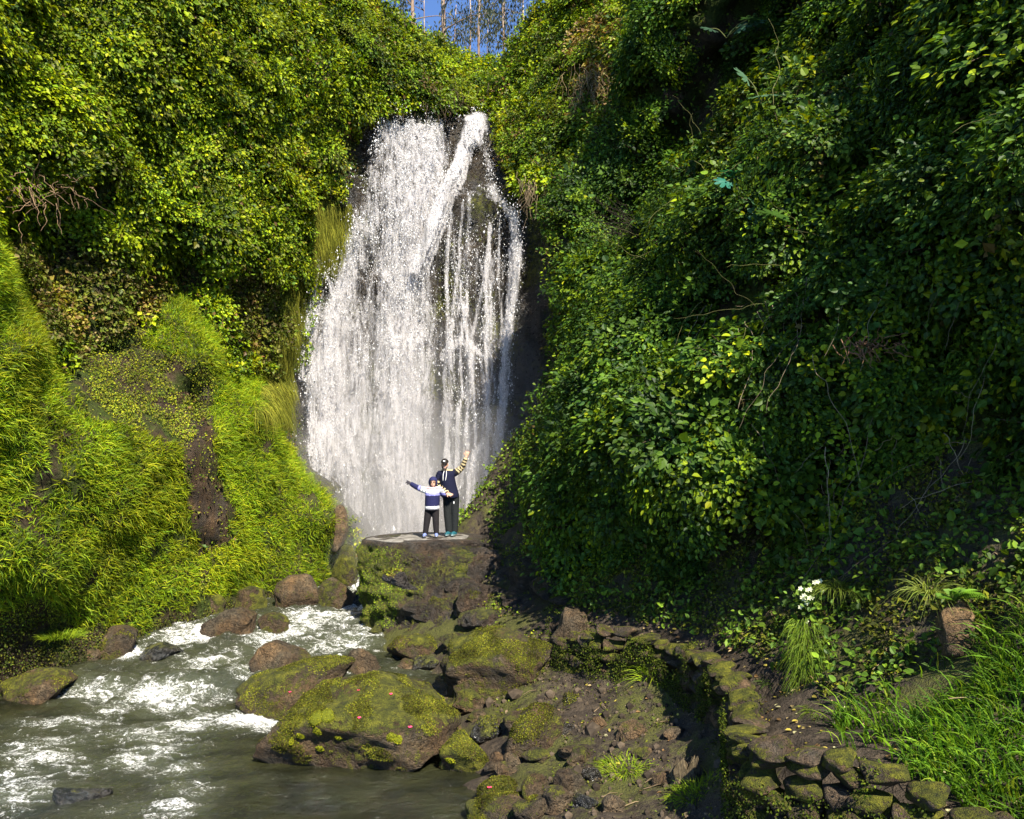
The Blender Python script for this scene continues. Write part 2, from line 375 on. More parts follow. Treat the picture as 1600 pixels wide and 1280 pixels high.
def dispL(p, U, V):
    w = np.where(inpoly(FALLPOLY, U, V), 0.55, 1.0)
    n = fbm(p, 4, 0.45) * 0.75 + fbm(p, 3, 1.7) * 0.22
    r = ridged(p * np.array([1.5, 1.5, 0.35]), 4, 0.8) * 0.35 * (1 - sstep(.55, 1, w))
    d = norm(p - CAM); w = w * (1 - .65 * sstep(860, 960, V) * (U < 520))
    return p - d * (n * w + r)[..., None]
VL, QL, UL, VVL = grid_sheet(-260, 1000, -220, 1132, 8, lambda u, v: rbfL(np.stack([u, v], -1) / 100.0), lambda u, v: ~inpoly(SKYPOLY, u, v), dispL)

RIGHT = [(790,790,17.6),(805,730,17.9),(830,660,18.2),(850,580,18.9),(870,500,19.5),(868,430,19.8),(850,340,20.4),(880,270,20.6),(930,205,20.4),(975,130,20.2),(988,0,20.2),(1010,-220,20.5),
 (840,780,16.6),(860,720,16.3),(900,640,16.2),(920,540,17.0),(930,440,18.0),(930,340,18.8),(990,250,18.6),(1040,150,17.6),(1060,50,17.4),(1100,-50,17.0),(1150,-220,16.0),
 (960,380,19.9),(1010,360,19.0),(1040,300,19.2),(1070,260,19.0),(1100,170,18.4),(1150,120,17.8),(1220,60,17.0),(1280,30,16.0),(1330,-60,13.5),
 (900,780,14.9),(960,700,13.8),(960,600,14.6),(1000,500,15.0),(1050,420,15.4),(1080,340,14.4),(1150,300,12.6),(1200,220,12.4),(1280,130,12.0),(1350,60,11.6),(1420,0,11.0),(1500,-100,10.0),(1600,-220,9.2),
 (1020,740,12.7),(1060,760,12.3),(1060,640,12.7),(1100,540,12.8),(1150,450,12.4),(1200,380,11.8),(1280,300,11.0),(1380,200,10.4),(1480,120,9.6),(1600,40,8.6),
 (1150,760,11.5),(1180,660,11.2),(1200,560,11.0),(1280,480,10.4),(1360,420,9.8),(1450,340,9.2),(1540,240,8.6),(1600,180,8.2),(1880,0,6.5),(1880,-220,7),
 (1240,780,11.2),(1260,700,11.0),(1300,620,10.6),(1380,560,9.8),(1450,500,9.2),(1530,440,8.5),(1600,380,7.9),(1880,300,6.0),
 (1340,700,10.8),(1420,640,10.2),(1500,600,9.6),(1600,540,8.8),(1880,560,6.6),(1250,850,11.8),(1340,800,11.2),(1450,760,10.2),(1600,720,9.0),(1880,760,6.8),
 (1040,830,13.4),(1130,840,13.0),(900,850,15.4),(830,850,16.6),(1100,900,13.0),(1350,900,10.8),(1600,880,8.6),(1880,900,6.6)]
RIGHT = np.array(RIGHT, float)
rbfR = RBF(RIGHT[:, :2] / 100.0, RIGHT[:, 2], 0.02)
RSIL = [(1012,-224),(988,0),(976,130),(930,203),(880,268),(848,338),(866,425),(870,500),(852,580),(842,640),(832,690),(830,740),(826,800),(838,858),(900,872),(1040,868),(1130,872),(1250,880),(1400,890),(1880,900),(1900,-230)]
def relR(p): return fbm(p, 4, 0.55) * 1.35 + fbm(p + 5, 3, 1.5) * 0.40
def dispR(p, U, V):
    n = relR(p)
    return p - norm(p - CAM) * n[..., None]
VR, QR, UR, VVR = grid_sheet(776, 1884, -228, 904, 8, lambda u, v: rbfR(np.stack([u, v], -1) / 100.0), lambda u, v: inpoly(RSIL, u, v), dispR)

def face_frames(V, Q):
    a, b, c, d = (V[Q[:, k]] for k in range(4))
    n = np.cross(c - a, d - b); ar = np.linalg.norm(n, axis=1) / 2; n = norm(n)
    s = np.sign(((CAM - (a + c) / 2) * n).sum(1)); s[s == 0] = 1
    return ar, n * s[:, None]
def scatter(V, Q, n, weight=None, rng=None, maxarea=1.2):
    """n random points on quads (area weighted), with normals"""
    rng = rng or RNG; ar, nr = face_frames(V, Q); w = np.minimum(ar, maxarea)
    if weight is not None: w = w * weight
    if w.sum() <= 0: return np.zeros((0, 3)), np.zeros((0, 3))
    i = rng.choice(len(Q), n, p=w / w.sum()); s = rng.random((n, 1)); t = rng.random((n, 1)); q = Q[i]
    p = (V[q[:, 0]] * (1 - s) + V[q[:, 1]] * s) * (1 - t) + (V[q[:, 3]] * (1 - s) + V[q[:, 2]] * s) * t
    return p, nr[i]
def qcentre(V, Q): return V[Q].mean(1)

# ground, as heights over (x, y): river bed, right bank, path terrace, slope under the bushes
def water_z(x, y):
    z = 0.26 * sstep(13.7, 14.35, y + 0.10 * (x + 6)) + 0.28 * sstep(14.6, 18.5, y) + 0.18 * sstep(18.5, 23, y)
    return z
WALLPTS = np.array([(0.72,12.9),(1.2,12.15),(1.75,11.6),(2.22,10.95),(2.42,9.95),(2.45,8.9),(2.30,8.0),(2.10,7.3),(2.16,6.92),(2.55,6.72),(3.0,6.30),(3.30,5.70),(3.5,5.2),(3.65,4.5),(3.75,3.6)])
GC = [(-12,4,-.9),(-12,12,-.9),(-8,8,-.8),(-4,6,-.7),(-2,4,-.6),(-4,10,-.6),(-6,14,-.4),(-5,18,-.1),(-3.6,21,.1),(-3,24,.2),(-2,12,-.45),(-2.2,14.5,-.25),(-2,26,.2),(-7,22,.2),(-10,18,.2),
 (-.9,4,-.1),(-.5,7,-.1),(-.45,8.6,-.05),(-.55,10.5,-.02),(-.9,12.3,.05),(-1.0,13.6,.15),(-1.6,15,.25),
 (.1,7.8,.32),(.4,9,.36),(.9,8.2,.45),(1.5,8.3,.55),(1.9,8.8,.62),(1.9,7.2,.6),(1.6,6.2,.55),(2.4,5.8,.6),(1.2,10.4,.6),(1.9,10.4,.7),(.2,11,.45),(.1,12.3,.55),(.9,11.9,.68),(.5,4,.3),(2.5,3,.6),
 (.5,13.3,.92),(0,13.9,.9),(-.5,14.5,.85),(.9,13.6,1.15),(.2,15,1.2),(-.4,15.6,1.25),(-.3,16.8,1.75),(.2,16.6,1.7),(-.9,17.4,1.9),(-.6,18.2,2.15),(0,18.6,2.2),(-.4,19.2,2.5),
 (2.0,12.0,1.35),(2.7,10.9,1.42),(2.85,9.8,1.42),(2.9,8.8,1.42),(2.75,7.9,1.42),(2.7,7.25,1.42),(3.2,6.9,1.42),(3.6,6.2,1.42),(3.9,5.5,1.42),(4.2,4.4,1.4),(4.3,3.2,1.4),(3.15,8.0,1.42),(3.15,9.3,1.44),
 (.8,14.6,1.5),(1.2,14.2,1.8),(1.2,13.3,1.5),(2.1,13.2,2.1),(2.6,12.2,1.9),(3.0,11.6,2.1),(3.4,10.5,2.1),(3.5,9.6,1.9),(3.75,8.9,2.0),(3.9,8.0,1.9),(4.2,7.3,2.0),(4.5,6.4,1.9),(4.9,5.4,1.9),(5.2,4.0,1.9),(5.4,3,1.9),
 (1.3,15.4,2.3),(2.2,14.2,2.7),(3.0,13.2,2.8),(3.9,12,3.1),(4.2,10.5,3.0),(4.6,9.3,3.3),(4.6,8.2,2.9),(5.1,7.2,3.1),(5.6,6,3.0),(6.2,4.6,3.0),(6.6,3,3),
 (.6,17.2,2.8),(1.2,17,3.3),(.3,19,2.8),(.2,20.3,4.6),(-.4,20.6,4.0),(-1.05,20.3,2.9),(-.75,20.5,3.4),(.9,20,4.5),(1.6,19.5,4.3),(-1.6,21,1.6),(-1.9,22.5,.8),(-.6,22.5,2.4),(.8,22.5,3.8),(.8,24.5,3.0),
 (2.6,16,5),(3.6,15,5.4),(5,13.4,6),(5.6,11.5,5.6),(6.0,9.5,5.4),(6.6,8,5.2),(7.4,6,5.0),(8,4,5),(4,18,7.5),(6,16,8.5),(8,13,9),(9,10,8),(9,6,7),(3,21,7),(3,24,7),(7,24,11),(9,18,11),(9.5,3,6.5)]
GC = np.array(GC, float); rbfG = RBF(GC[:, :2], GC[:, 2], 0.01)
def seg_dist(pts, x, y):
    """signed distance to a polyline (positive on its right-hand, +x side) and arc parameter"""
    best = np.full(x.shape, 1e9); sg = np.ones(x.shape)
    for (ax, ay), (bx, by) in zip(pts[:-1], pts[1:]):
        dx, dy = bx - ax, by - ay; L2 = dx*dx + dy*dy
        t = np.clip(((x - ax) * dx + (y - ay) * dy) / L2, 0, 1); d = np.hypot(x - ax - t*dx, y - ay - t*dy)
        c = dx * (y - ay) - dy * (x - ax)
        m = d < best; best = np.where(m, d, best); sg = np.where(m, np.where(c > 0, 1.0, -1.0), sg)
    return best * sg
_wp = curve_pts(WALLPTS, 70)
def ground_z(x, y, rough=True):
    x = np.asarray(x, float); y = np.asarray(y, float); q = np.stack([x, y], -1); z = rbfG(q)
    p3 = np.stack([x, y, 0 * x], -1)
    if rough:
        up = sstep(1.6, 3.0, z); path = np.exp(-((z - 1.42) / 0.12) ** 2) * sstep(0, .3, seg_dist(_wp, x, y))
        rk = sstep(13.0, 14.5, y) * sstep(1.2, .2, x) * sstep(-3.2, -1.6, x)
        z = z + (fbm(p3, 4, 0.9) * (0.10 + 0.35 * up) + fbm(p3 + 3, 4, 3.0) * 0.11 + ridged(p3 * np.array([1, 1.6, 1]), 4, 1.6) * .16 * rk) * (1 - 0.8 * path)
    return z
gx = np.arange(-12.5, 10.01, 0.11); gy = np.arange(2.6, 26.01, 0.11)
GX, GY = np.meshgrid(gx, gy); GZ = ground_z(GX, GY)
VG = np.stack([GX, GY, GZ], -1).reshape(-1, 3); _i = np.arange(GX.size).reshape(GX.shape)
QG = np.stack([_i[:-1, :-1], _i[:-1, 1:], _i[1:, 1:], _i[1:, :-1]], -1).reshape(-1, 4)

def moss_attr(p, bias=0.0): return np.clip(0.5 + fbm(p, 3, 0.7) * 1.1 + bias, 0, 1)
BAREP = [[(278,650),(330,636),(338,700),(356,790),(366,850),(310,868),(290,780)], [(230,620),(335,605),(335,648),(240,645)], [(395,655),(480,640),(520,740),(450,700)]]
M['earthrock'] = rock_mat('crumbly_earth_rock', (.022,.015,.010), (.075,.052,.034), (.16,.12,.08), True, .85, .2, 1.6, .14)
bareQ = np.zeros(len(QL), bool)
for _pl in BAREP: bareQ |= inpoly(_pl, UL[QL].mean(1), VVL[QL].mean(1))
isfallQ = inpoly(FALLPOLY, *[np.array(a) for a in (UL[QL].mean(1), VVL[QL].mean(1))])
m_h = mesh('hillside_left', VL, QL, [M['soil'], M['cliff'], M['earthrock']], smooth=True, attrs={'moss': np.clip(0.30 + fbm(VL, 3, .8) * .8, 0, 1)}, mi=np.where(isfallQ, 1, np.where(bareQ, 2, 0)))
tag(link('hillside_left', m_h), kind='structure')
tag(link('hillside_right', mesh('hillside_right', VR, QR, [M['soil']], smooth=True)), kind='structure')
def ground_mat():
    b = NB('bank_soil'); p = b.geo()
    n1 = b.noise(p, 0.8, 5, 0.6); n2 = b.noise(p, 7, 6, 0.7); n3 = b.noise(p, 45, 3, 0.6)
    c = b.ramp(n2, [(0.3, (.014,.010,.007)), (0.5, (.036,.026,.017)), (0.72, (.085,.062,.040))])
    g = b.ramp(n3, [(0.3, (.020,.026,.004)), (0.7, (.095,.10,.010))])
    m = b.mrange(b.math('ADD', b.math('MULTIPLY', n1, .6), b.math('MULTIPLY', n2, .4)), 0.47, 0.57)
    m = b.math('MULTIPLY', b.math('MULTIPLY', m, .75), b.attr('green', 'Fac'))
    c = b.mix(m, c, g); h = b.math('ADD', n2, b.math('MULTIPLY', n3, .45))
    return b.done(b.bsdf(c, b.mrange(n2, .3, .7, .55, .95), 0.3, b.bump(h, 1.0, 0.07)))
M['ground'] = ground_mat()
gd = seg_dist(_wp, VG[:, 0], VG[:, 1])
PATHM = (gd > 0.05) & (np.abs(VG[:, 2] - 1.42) < 0.22) & (VG[:, 0] > 1.2)
GREENV = np.where(PATHM, 0.0, 1.0)
tag(link('ground', mesh('ground', VG, QG, [M['ground']], smooth=True, attrs={'green': GREENV})), kind='structure')
# top of the plateau behind the fall, where the tall trees stand
px, py = np.meshgrid(np.linspace(-60, 60, 60), np.linspace(27, 140, 60)); pz = 17.4 + fbm(np.stack([px, py, 0*px], -1), 3, .08) * 1.2 + np.abs(px) * .05 - np.exp(-((px + 1) / 2.5) ** 2) * 2.5 * np.exp(-(py - 27) / 14)
_i = np.arange(px.size).reshape(px.shape)
tag(link('plateau_ground', mesh('plateau_ground', np.stack([px, py, pz], -1).reshape(-1, 3), np.stack([_i[:-1, :-1], _i[:-1, 1:], _i[1:, 1:], _i[1:, :-1]], -1).reshape(-1, 4), [M['soil']], smooth=True)), kind='structure')
# ------------------------------------------------------------------ river
FOAM = []   # (x, y, rx, ry, angle, strength) in world, from where the picture shows broken water
def foam_px(u, v, ru, rv, s, z=None):
    p = at_z(u, v, 0.0 if z is None else z)
    for _ in range(3): p = at_z(u, v, float(water_z(p[0], p[1])))
    q = at_z(u + ru, v, p[2]); r = at_z(u, v + rv, p[2])
    FOAM.append((p[0], p[1], abs(q[0] - p[0]), abs(r[1] - p[1]), s))
for a in [(575,915,22,14,1.0),(560,945,40,12,.9),(500,965,70,12,.75),(455,985,50,12,.75),(590,985,40,16,.6),(420,995,40,9,.7),(540,1000,60,12,.55),(300,992,45,10,.8),(275,985,25,7,.6),(360,1015,45,8,.4),(330,1035,50,10,.55),
          (395,1050,30,8,.7),(410,1070,40,9,.7),(300,1070,40,8,.7),(240,1090,60,11,.9),(150,1088,60,7,.75),(270,1107,70,10,.75),(190,1108,60,10,.6),(340,1098,40,8,.45),(385,1128,45,10,1.1),(415,1135,30,9,1.0),(335,1120,40,10,.6),(290,1135,50,9,.65),(340,1095,40,10,.5),(130,1075,40,6,.5),
          (230,1150,60,10,.55),(215,1190,45,12,.6),(250,1175,45,12,.55),(280,1205,50,14,.5),(300,1235,45,14,.5),(270,1262,60,12,.5),(110,1130,60,8,.5),(70,1185,60,10,.6),(30,1175,40,16,.55),(20,1215,40,14,.45),(90,1160,50,7,.4),(10,1250,50,14,.4),(60,1245,50,9,.35),(130,1205,40,6,.35),(205,1023,14,4,1.0)]:
    foam_px(*a)
wx = np.arange(-12.4, 1.0, 0.05); wy = np.arange(4.5, 24.6, 0.05)
WX, WY = np.meshgrid(wx, wy); WZ = water_z(WX, WY)
foam = np.zeros(WX.shape)
for (fx, fy, rx, ry, s) in FOAM:
    d2 = ((WX - fx) / (rx + .05)) ** 2 + ((WY - fy) / (ry + .08)) ** 2; foam = np.maximum(foam, s * np.exp(-0.9 * d2))
_p2 = np.stack([WX * 1.0, WY * .5, 0 * WX], -1)
foam = foam * .86 + (.34 + .30 * fbm(_p2, 3, .7)) * (.90 * sstep(-1.8, -4.5, WX + .25 * (WY - 9)) * (1 - sstep(12.5, 13.5, WY)) + .95 * sstep(13.0, 14.5, WY)) * (1 - np.clip(foam, 0, 1))
ang = math.radians(28); FU = WX * math.cos(ang) - WY * math.sin(ang) * 0 + 0.0
fl = (WY + 0.35 * WX); cr = (WX - 0.35 * WY)                       # along / across the flow
pw = np.stack([cr * 1.5, fl * 0.9, 0 * fl], -1)
amp = 0.028 + 0.055 * sstep(12.2, 13.6, WY) + 0.05 * np.clip(foam, 0, 1)
amp *= 0.7 + 0.3 * sstep(-0.2, -2.2, WX)
wave = fbm(pw, 4, 1.7) * amp * 1.6 + ridged(np.stack([WX * .9, WY * 2.0, 0 * WX], -1), 3, 1.3) * amp * 0.5
WZ = WZ + wave + foam * 0.03
VW = np.stack([WX, WY, WZ], -1).reshape(-1, 3); _i = np.arange(WX.size).reshape(WX.shape)
QW = np.stack([_i[:-1, :-1], _i[:-1, 1:], _i[1:, 1:], _i[1:, :-1]], -1).reshape(-1, 4)
keep = (WZ.ravel()[QW].mean(1) > ground_z(VW[QW].mean(1)[:, 0], VW[QW].mean(1)[:, 1], False) - .35)
QW = QW[keep]
def river_mat():
    b = NB('river_water'); p = b.geo()
    f = b.attr('foam', 'Fac')
    pm = b.mapv(p, (1.0, 1.6, 1.0), (0, 0, math.radians(-18)))
    n1 = b.noise(pm, 3.0, 5, 0.65, 1.2); n2 = b.noise(b.mapv(p, (1.0, 2.0, 1.0), (0, 0, math.radians(-15))), 11.0, 4, 0.65, 1.5); n3 = b.noise(p, 34, 2, 0.6)
    rid = b.math('SUBTRACT', 1.0, b.math('MULTIPLY', b.math('ABSOLUTE', b.math('SUBTRACT', n2, 0.5)), 5.0))
    pat = b.math('ADD', b.math('MULTIPLY', n1, .55), b.math('ADD', b.math('MULTIPLY', rid, .28), b.math('MULTIPLY', n3, .22)))
    thr = b.mrange(f, 0.0, 1.1, 0.82, 0.40, smooth=False)
    mk = b.math('MULTIPLY', b.mrange(pat, thr, b.math('ADD', thr, 0.09)), b.mrange(f, 0.02, 0.2))
    deep = b.ramp(b.noise(pm, 1.1, 3), [(0.35, (.007,.0075,.003)), (0.65, (.026,.027,.011))])
    milky = b.mix(b.mrange(f, 0.1, 0.9, 0, 0.7), deep, (.10, .11, .07))
    h = b.math('ADD', b.math('MULTIPLY', n1, 1.0), b.math('ADD', b.math('MULTIPLY', n2, .5), b.math('MULTIPLY', n3, .16)))
    bm = b.bump(h, 0.8, 0.10)
    w = b.bsdf(milky, 0.06, 0.5, bm)
    fo = b.bsdf((.82, .82, .80), 0.6, 0.3, b.bump(b.math('ADD', n2, n3), 0.9, 0.08))
    return b.done(b.mixs(mk, w, fo))
M['river'] = river_mat()
tag(link('river', mesh('river', VW, QW, [M['river']], smooth=True, attrs={'foam': foam.ravel()})), kind='structure')

# ------------------------------------------------------------------ waterfall
def lerp_tab(tab, v):
    tab = np.array(tab, float); return np.interp(v, tab[:, 0], tab[:, 1])
LE = [(178,576),(220,568),(260,562),(300,556),(350,547),(400,533),(440,522),(500,500),(560,492),(620,480),(680,477),(740,482),(800,500),(900,540),(960,555)]
RE = [(178,704),(215,712),(250,724),(285,722),(310,712),(350,700),(400,692),(450,700),(520,704),(600,706),(700,706),(800,715),(960,715)]
def polyline_d(pts, U, V):
    pts = np.array(pts, float); best = np.full(U.shape, 1e9)
    for a, b in zip(pts[:-1], pts[1:]):
        d = b - a; t = np.clip(((U - a[0]) * d[0] + (V - a[1]) * d[1]) / (d @ d), 0, 1)
        best = np.minimum(best, np.hypot(U - a[0] - t * d[0], V - a[1] - t * d[1]))
    return best
STREAMS = [  # (polyline in photo pixels, half width, strength)
 ([(742,182),(742,205),(738,222)], 15, 1.15), ([(738,218),(728,240),(718,275),(703,310),(690,345),(672,395),(655,440)], 11, 1.25), ([(742,218),(758,235),(763,260),(770,300)], 6, .42),
 ([(765,300),(790,330),(800,350)], 8, .5), ([(802,345),(806,400),(802,450),(796,500),(790,560),(786,620),(782,670),(776,720),(770,760)], 10, .72), ([(700,322),(715,312),(735,307),(760,309),(785,325),(800,345)], 4, .5),
 ([(808,420),(812,400),(806,460),(798,500)], 4, .9), ([(772,400),(768,470),(764,540),(770,590)], 6, .5), ([(725,480),(728,510),(733,540),(728,560)], 5, .7), ([(692,565),(708,545),(722,541),(740,548),(752,560)], 3.5, .8), ([(733,540),(738,600),(728,680),(722,760)], 5, .55),
 ([(752,560),(756,640),(750,720),(742,760)], 4, .5), ([(707,545),(704,600),(708,680)], 5, .5), ([(510,425),(503,460),(497,500),(492,540),(486,600)], 7, .95), ([(512,428),(520,445),(526,470)], 4, .7),
 ([(735,310),(733,380),(730,450)], 6, .4), ([(745,180),(736,215),(735,250)], 4, .6), ([(718,640),(716,720),(712,800)], 6, .6), ([(486,560),(490,600),(492,640)], 16, .5), ([(760,690),(742,712),(735,745),(733,790)], 5, .7)]
_rs = np.random.default_rng(91)
for _k in range(22):
    _u = _rs.uniform(706, 800); _v = _rs.uniform(330, 560); _pl = [(_u, _v)]
    while _v < 770: _v += _rs.uniform(25, 60); _u += _rs.normal() * 4.5 - .6; _pl.append((_u, _v))
    STREAMS.append((_pl, _rs.uniform(1.8, 4.0), _rs.uniform(.35, .7)))
def fall_density(U, V):
    l = lerp_tab(LE, V); r = lerp_tab(RE, V)
    c = 0.62 * sstep(-6, 26, U - l) * sstep(-16, 42, r - U)
    c = c * (0.82 + 0.18 * np.cos((U - 640) * .05))
    c += 0.22 * np.exp(-((U - 505 - (V - 620) * 0.05) / 20) ** 2) * sstep(520, 620, V)
    c += 0.15 * np.exp(-((U - 620) / 26) ** 2) * sstep(380, 520, V) * (1 - sstep(700, 800, V)) + 0.15 * np.exp(-((U - 560) / 22) ** 2) * sstep(480, 640, V)
    c += 0.18 * np.exp(-((U - 690 + (V - 180) * .1) / 22) ** 2) * (1 - sstep(280, 420, V))
    c += 0.16 * sstep(-4, 10, U - l) * (1 - sstep(20, 55, U - l)) * sstep(260, 420, V)
    for pl, w, s in STREAMS: c = np.maximum(c, s * np.exp(-(polyline_d(pl, U, V) / w) ** 2 * 0.8))
    thin = 0.33 * sstep(0, 12, U - r) * (1 - sstep(60, 115, U - r)) * sstep(330, 420, V)     # thin film over the dark rock on the shaded side
    return np.clip(np.maximum(c, thin), 0, 1.3)
def fall_mat(name, seed, gain, soft):
    b = NB(name); d = b.attr('dens', 'Fac'); p = b.geo()
    pm = b.n('ShaderNodeVectorMath', operation='ADD'); b.l(p, pm.inputs[0]); pm.inputs[1].default_value = (seed * 3.1, seed * 1.7, seed * 5.3); p = pm.outputs[0]
    s1 = b.noise(b.mapv(p, (1, 1, .07)), 5.5, 5, .66, .3); s2 = b.noise(b.mapv(p, (1, 1, .22)), 11, 5, .74, .8); s3 = b.noise(b.mapv(p, (1, 1, .6)), 30, 3, .7, .8)
    pat = b.math('ADD', b.math('MULTIPLY', s1, .44), b.math('ADD', b.math('MULTIPLY', s2, .34), b.math('MULTIPLY', s3, .22)))
    thr = b.mrange(d, 0.0, 1.0, 0.74, 0.74 - gain, smooth=False)
    a = b.math('MULTIPLY', b.mrange(pat, b.math('SUBTRACT', thr, soft), b.math('ADD', thr, soft)), b.mrange(d, .015, .12))
    h = b.math('ADD', s2, b.math('MULTIPLY', s3, .6))
    w = b.bsdf((.70, .67, .67), 0.55, 0.25, b.bump(h, .9, 0.20))
    tl = b.n('ShaderNodeBsdfTranslucent'); tl.inputs[0].default_value = (.70, .67, .67, 1)
    w = b.mixs(0.25, w, tl.outputs[0])
    tr = b.n('ShaderNodeBsdfTransparent')
    return b.done(b.mixs(a, tr.outputs[0], w))
falls = empty('waterfall', P(620, 905, 24.0))
tag(falls, 'tall white waterfall plunging over the dark cliff into the stream', 'waterfall')
fo0 = np.array(falls.location)
for k, (off, gain, soft) in enumerate([(0.22, .46, .10), (0.55, .38, .08), (0.95, .29, .06)]):
    us = np.arange(466, 832, 2.5); vs = np.arange(176, 946, 5.0); U, V = np.meshgrid(us, vs)
    Y = rbfC(np.stack([U, V], -1) / 100.0); prof = sstep(176, 330, V)
    pp = dispL(P(U, V, Y), U, V); sm = pp.copy()
    for _ in range(6): sm[1:-1, 1:-1] = (sm[:-2, 1:-1] + sm[2:, 1:-1] + sm[1:-1, :-2] + sm[1:-1, 2:]) / 4
    pp = sm + np.array([0, -1, 0.12]) * (0.10 + off * (0.25 + 0.75 * prof))[..., None] - np.array([0, 1, 0]) * (fbm(pp * np.array([2.2, 2.2, .35]), 3, .8) * 0.25)[..., None]
    lipm = V < 186
    dn = fall_density(U, V) * sstep(174, 190, V + 6 * fbm(pp, 2, 2.5))
    if k == 2: dn = dn * sstep(.35, .6, dn)
    _i = np.arange(U.size).reshape(U.shape); q = np.stack([_i[:-1, :-1], _i[1:, :-1], _i[1:, 1:], _i[:-1, 1:]], -1).reshape(-1, 4)
    q = q[dn.ravel()[q].max(1) > 0.02]
    part('water_curtain', mesh('water_curtain', pp.reshape(-1, 3) - fo0, q, [fall_mat('falling_water_%d' % k, k, gain, soft)], smooth=True, attrs={'dens': dn.ravel()}), falls)
    if k == 1: CUR = (U, V, pp, dn)
# flying clots of water in front of the curtains
g = Geo(); U, V, pp, dn = CUR; pr = (np.clip(dn, 0, 1.1) ** 1.3).ravel(); pr *= (dn.ravel() > .12) * (1.15 - .85 * sstep(380, 720, V.ravel()))
N = 46000; i = RNG.choice(U.size, N, p=pr / pr.sum()); c = pp.reshape(-1, 3)[i] + RNG.normal(size=(N, 3)) * np.array([.06, .25, .09]); c[:, 1] -= np.abs(RNG.normal(size=N)) * .30
cl = fbm(c * np.array([1, .4, .45]), 3, 2.1); c = c[cl > RNG.normal(size=N) * .10 - 0.02]; N = len(c)
s = np.exp(RNG.normal(size=N) * .45) * 0.011; T = np.array([[1, 0, -.5], [-.5, .9, -.3], [-.5, -.9, -.4], [0, 0, 1.6]])
rot = rvec(N); ax2 = norm(np.cross(rot, rvec(N))); ax3 = np.cross(rot, ax2)
V4 = c[:, None] + s[:, None, None] * (T[None, :, 0:1] * rot[:, None] + T[None, :, 1:2] * ax2[:, None] + T[None, :, 2:3] * (ax3[:, None] * .6 + np.array([0, 0, .9])))
Tf = np.array([[0, 1, 3], [1, 2, 3], [2, 0, 3], [0, 2, 1]])[None] + (np.arange(N) * 4)[:, None, None]
g.add(V4.reshape(-1, 3) - fo0, None, Tf.reshape(-1, 3))
b = NB('white_spray'); w = b.bsdf((.86, .85, .85), .5, .3); tl = b.n('ShaderNodeBsdfTranslucent'); tl.inputs[0].default_value = (.86, .85, .85, 1); M['spray'] = b.done(b.mixs(.35, w, tl.outputs[0]))
tag(part('spray_drops', g.mesh('spray_drops', [M['spray']], smooth=True), falls), kind='stuff')
# mist at the foot of the fall: thin closed bodies of water dust
def mist_mat(name, dens):
    b = NB(name); v = b.n('ShaderNodeVolumePrincipled'); v.inputs['Color'].default_value = (.95, .93, .93, 1); v.inputs['Density'].default_value = dens; v.inputs['Anisotropy'].default_value = 0.2
    b.l(v.outputs[0], b.out.inputs['Volume']); return b.m
def ellipsoid(name, c, r, mat, seed):
    bm = bmesh.new(); bmesh.ops.create_icosphere(bm, subdivisions=4, radius=1); V = np.array([v.co[:] for v in bm.verts]); Fc = np.array([[v.index for v in f.verts] for f in bm.faces]); bm.free()
    V = V * (1 + fbm(V + seed, 3, 1.2) * .35)[:, None] * np.array(r)
    return link(name, mesh(name, V, Fc, [mat], smooth=True), None, c)
MIST = []
for k, (u, v, Y, r, dn) in enumerate([(600, 800, 22.9, (3.4, 1.5, 3.0), .13), (600, 850, 22.6, (2.4, 1.5, 1.7), .16), (700, 700, 23.2, (3.4, 1.1, 4.2), .05), (560, 640, 23.4, (2.6, .9, 3.6), .07), (760, 760, 21.6, (2.2, 1.4, 2.2), .06)]):
    o = ellipsoid('mist', P(u, v, Y), r, mist_mat('mist_%d' % k, dn), k * 7.7); tag(o, 'pale water mist drifting at the foot of the waterfall', 'mist', 'mist at the foot of the waterfall', 'stuff')

# ------------------------------------------------------------------ boulders
def ico(sub):
    bm = bmesh.new(); bmesh.ops.create_icosphere(bm, subdivisions=sub, radius=1); V = np.array([v.co[:] for v in bm.verts]); Fc = np.array([[v.index for v in f.verts] for f in bm.faces]); bm.free(); return V, Fc
ICO = {k: ico(k) for k in (2, 3, 4, 5)}
def rock_shape(seed, sub=4, cuts=9, rough=0.10, lo=.55, hi=.92, fine=1.0, flare=0.0):
    r = np.random.default_rng(seed); V, Fc = ICO[sub]; V = V.copy()
    for _ in range(cuts):
        n = norm(r.normal(size=3) * np.array([1, 1, .8])); d = r.uniform(lo, hi); s = V @ n; m = s > d
        V[m] -= ((s[m] - d) * .92)[:, None] * n
    nn = norm(V); V = V + nn * (fbm(V + seed * 3.7, 4, 1.3) * rough * 2 + ridged(V + seed, 4, 2.6) * rough * .45 * fine)[:, None]
    if flare: V[:, :2] *= (1 / np.sqrt(np.clip(1 - flare * np.minimum(V[:, 2:3], 0) ** 2, .16, 1)))
    V -= (V.max(0) + V.min(0)) / 2; V /= (V.max(0) - V.min(0)) / 2
    return V, Fc
def vnormals(V, Fc):
    n = np.cross(V[Fc[:, 1]] - V[Fc[:, 0]], V[Fc[:, 2]] - V[Fc[:, 0]]); o = np.zeros_like(V)
    for k in range(3): np.add.at(o, Fc[:, k], n)
    return norm(o)
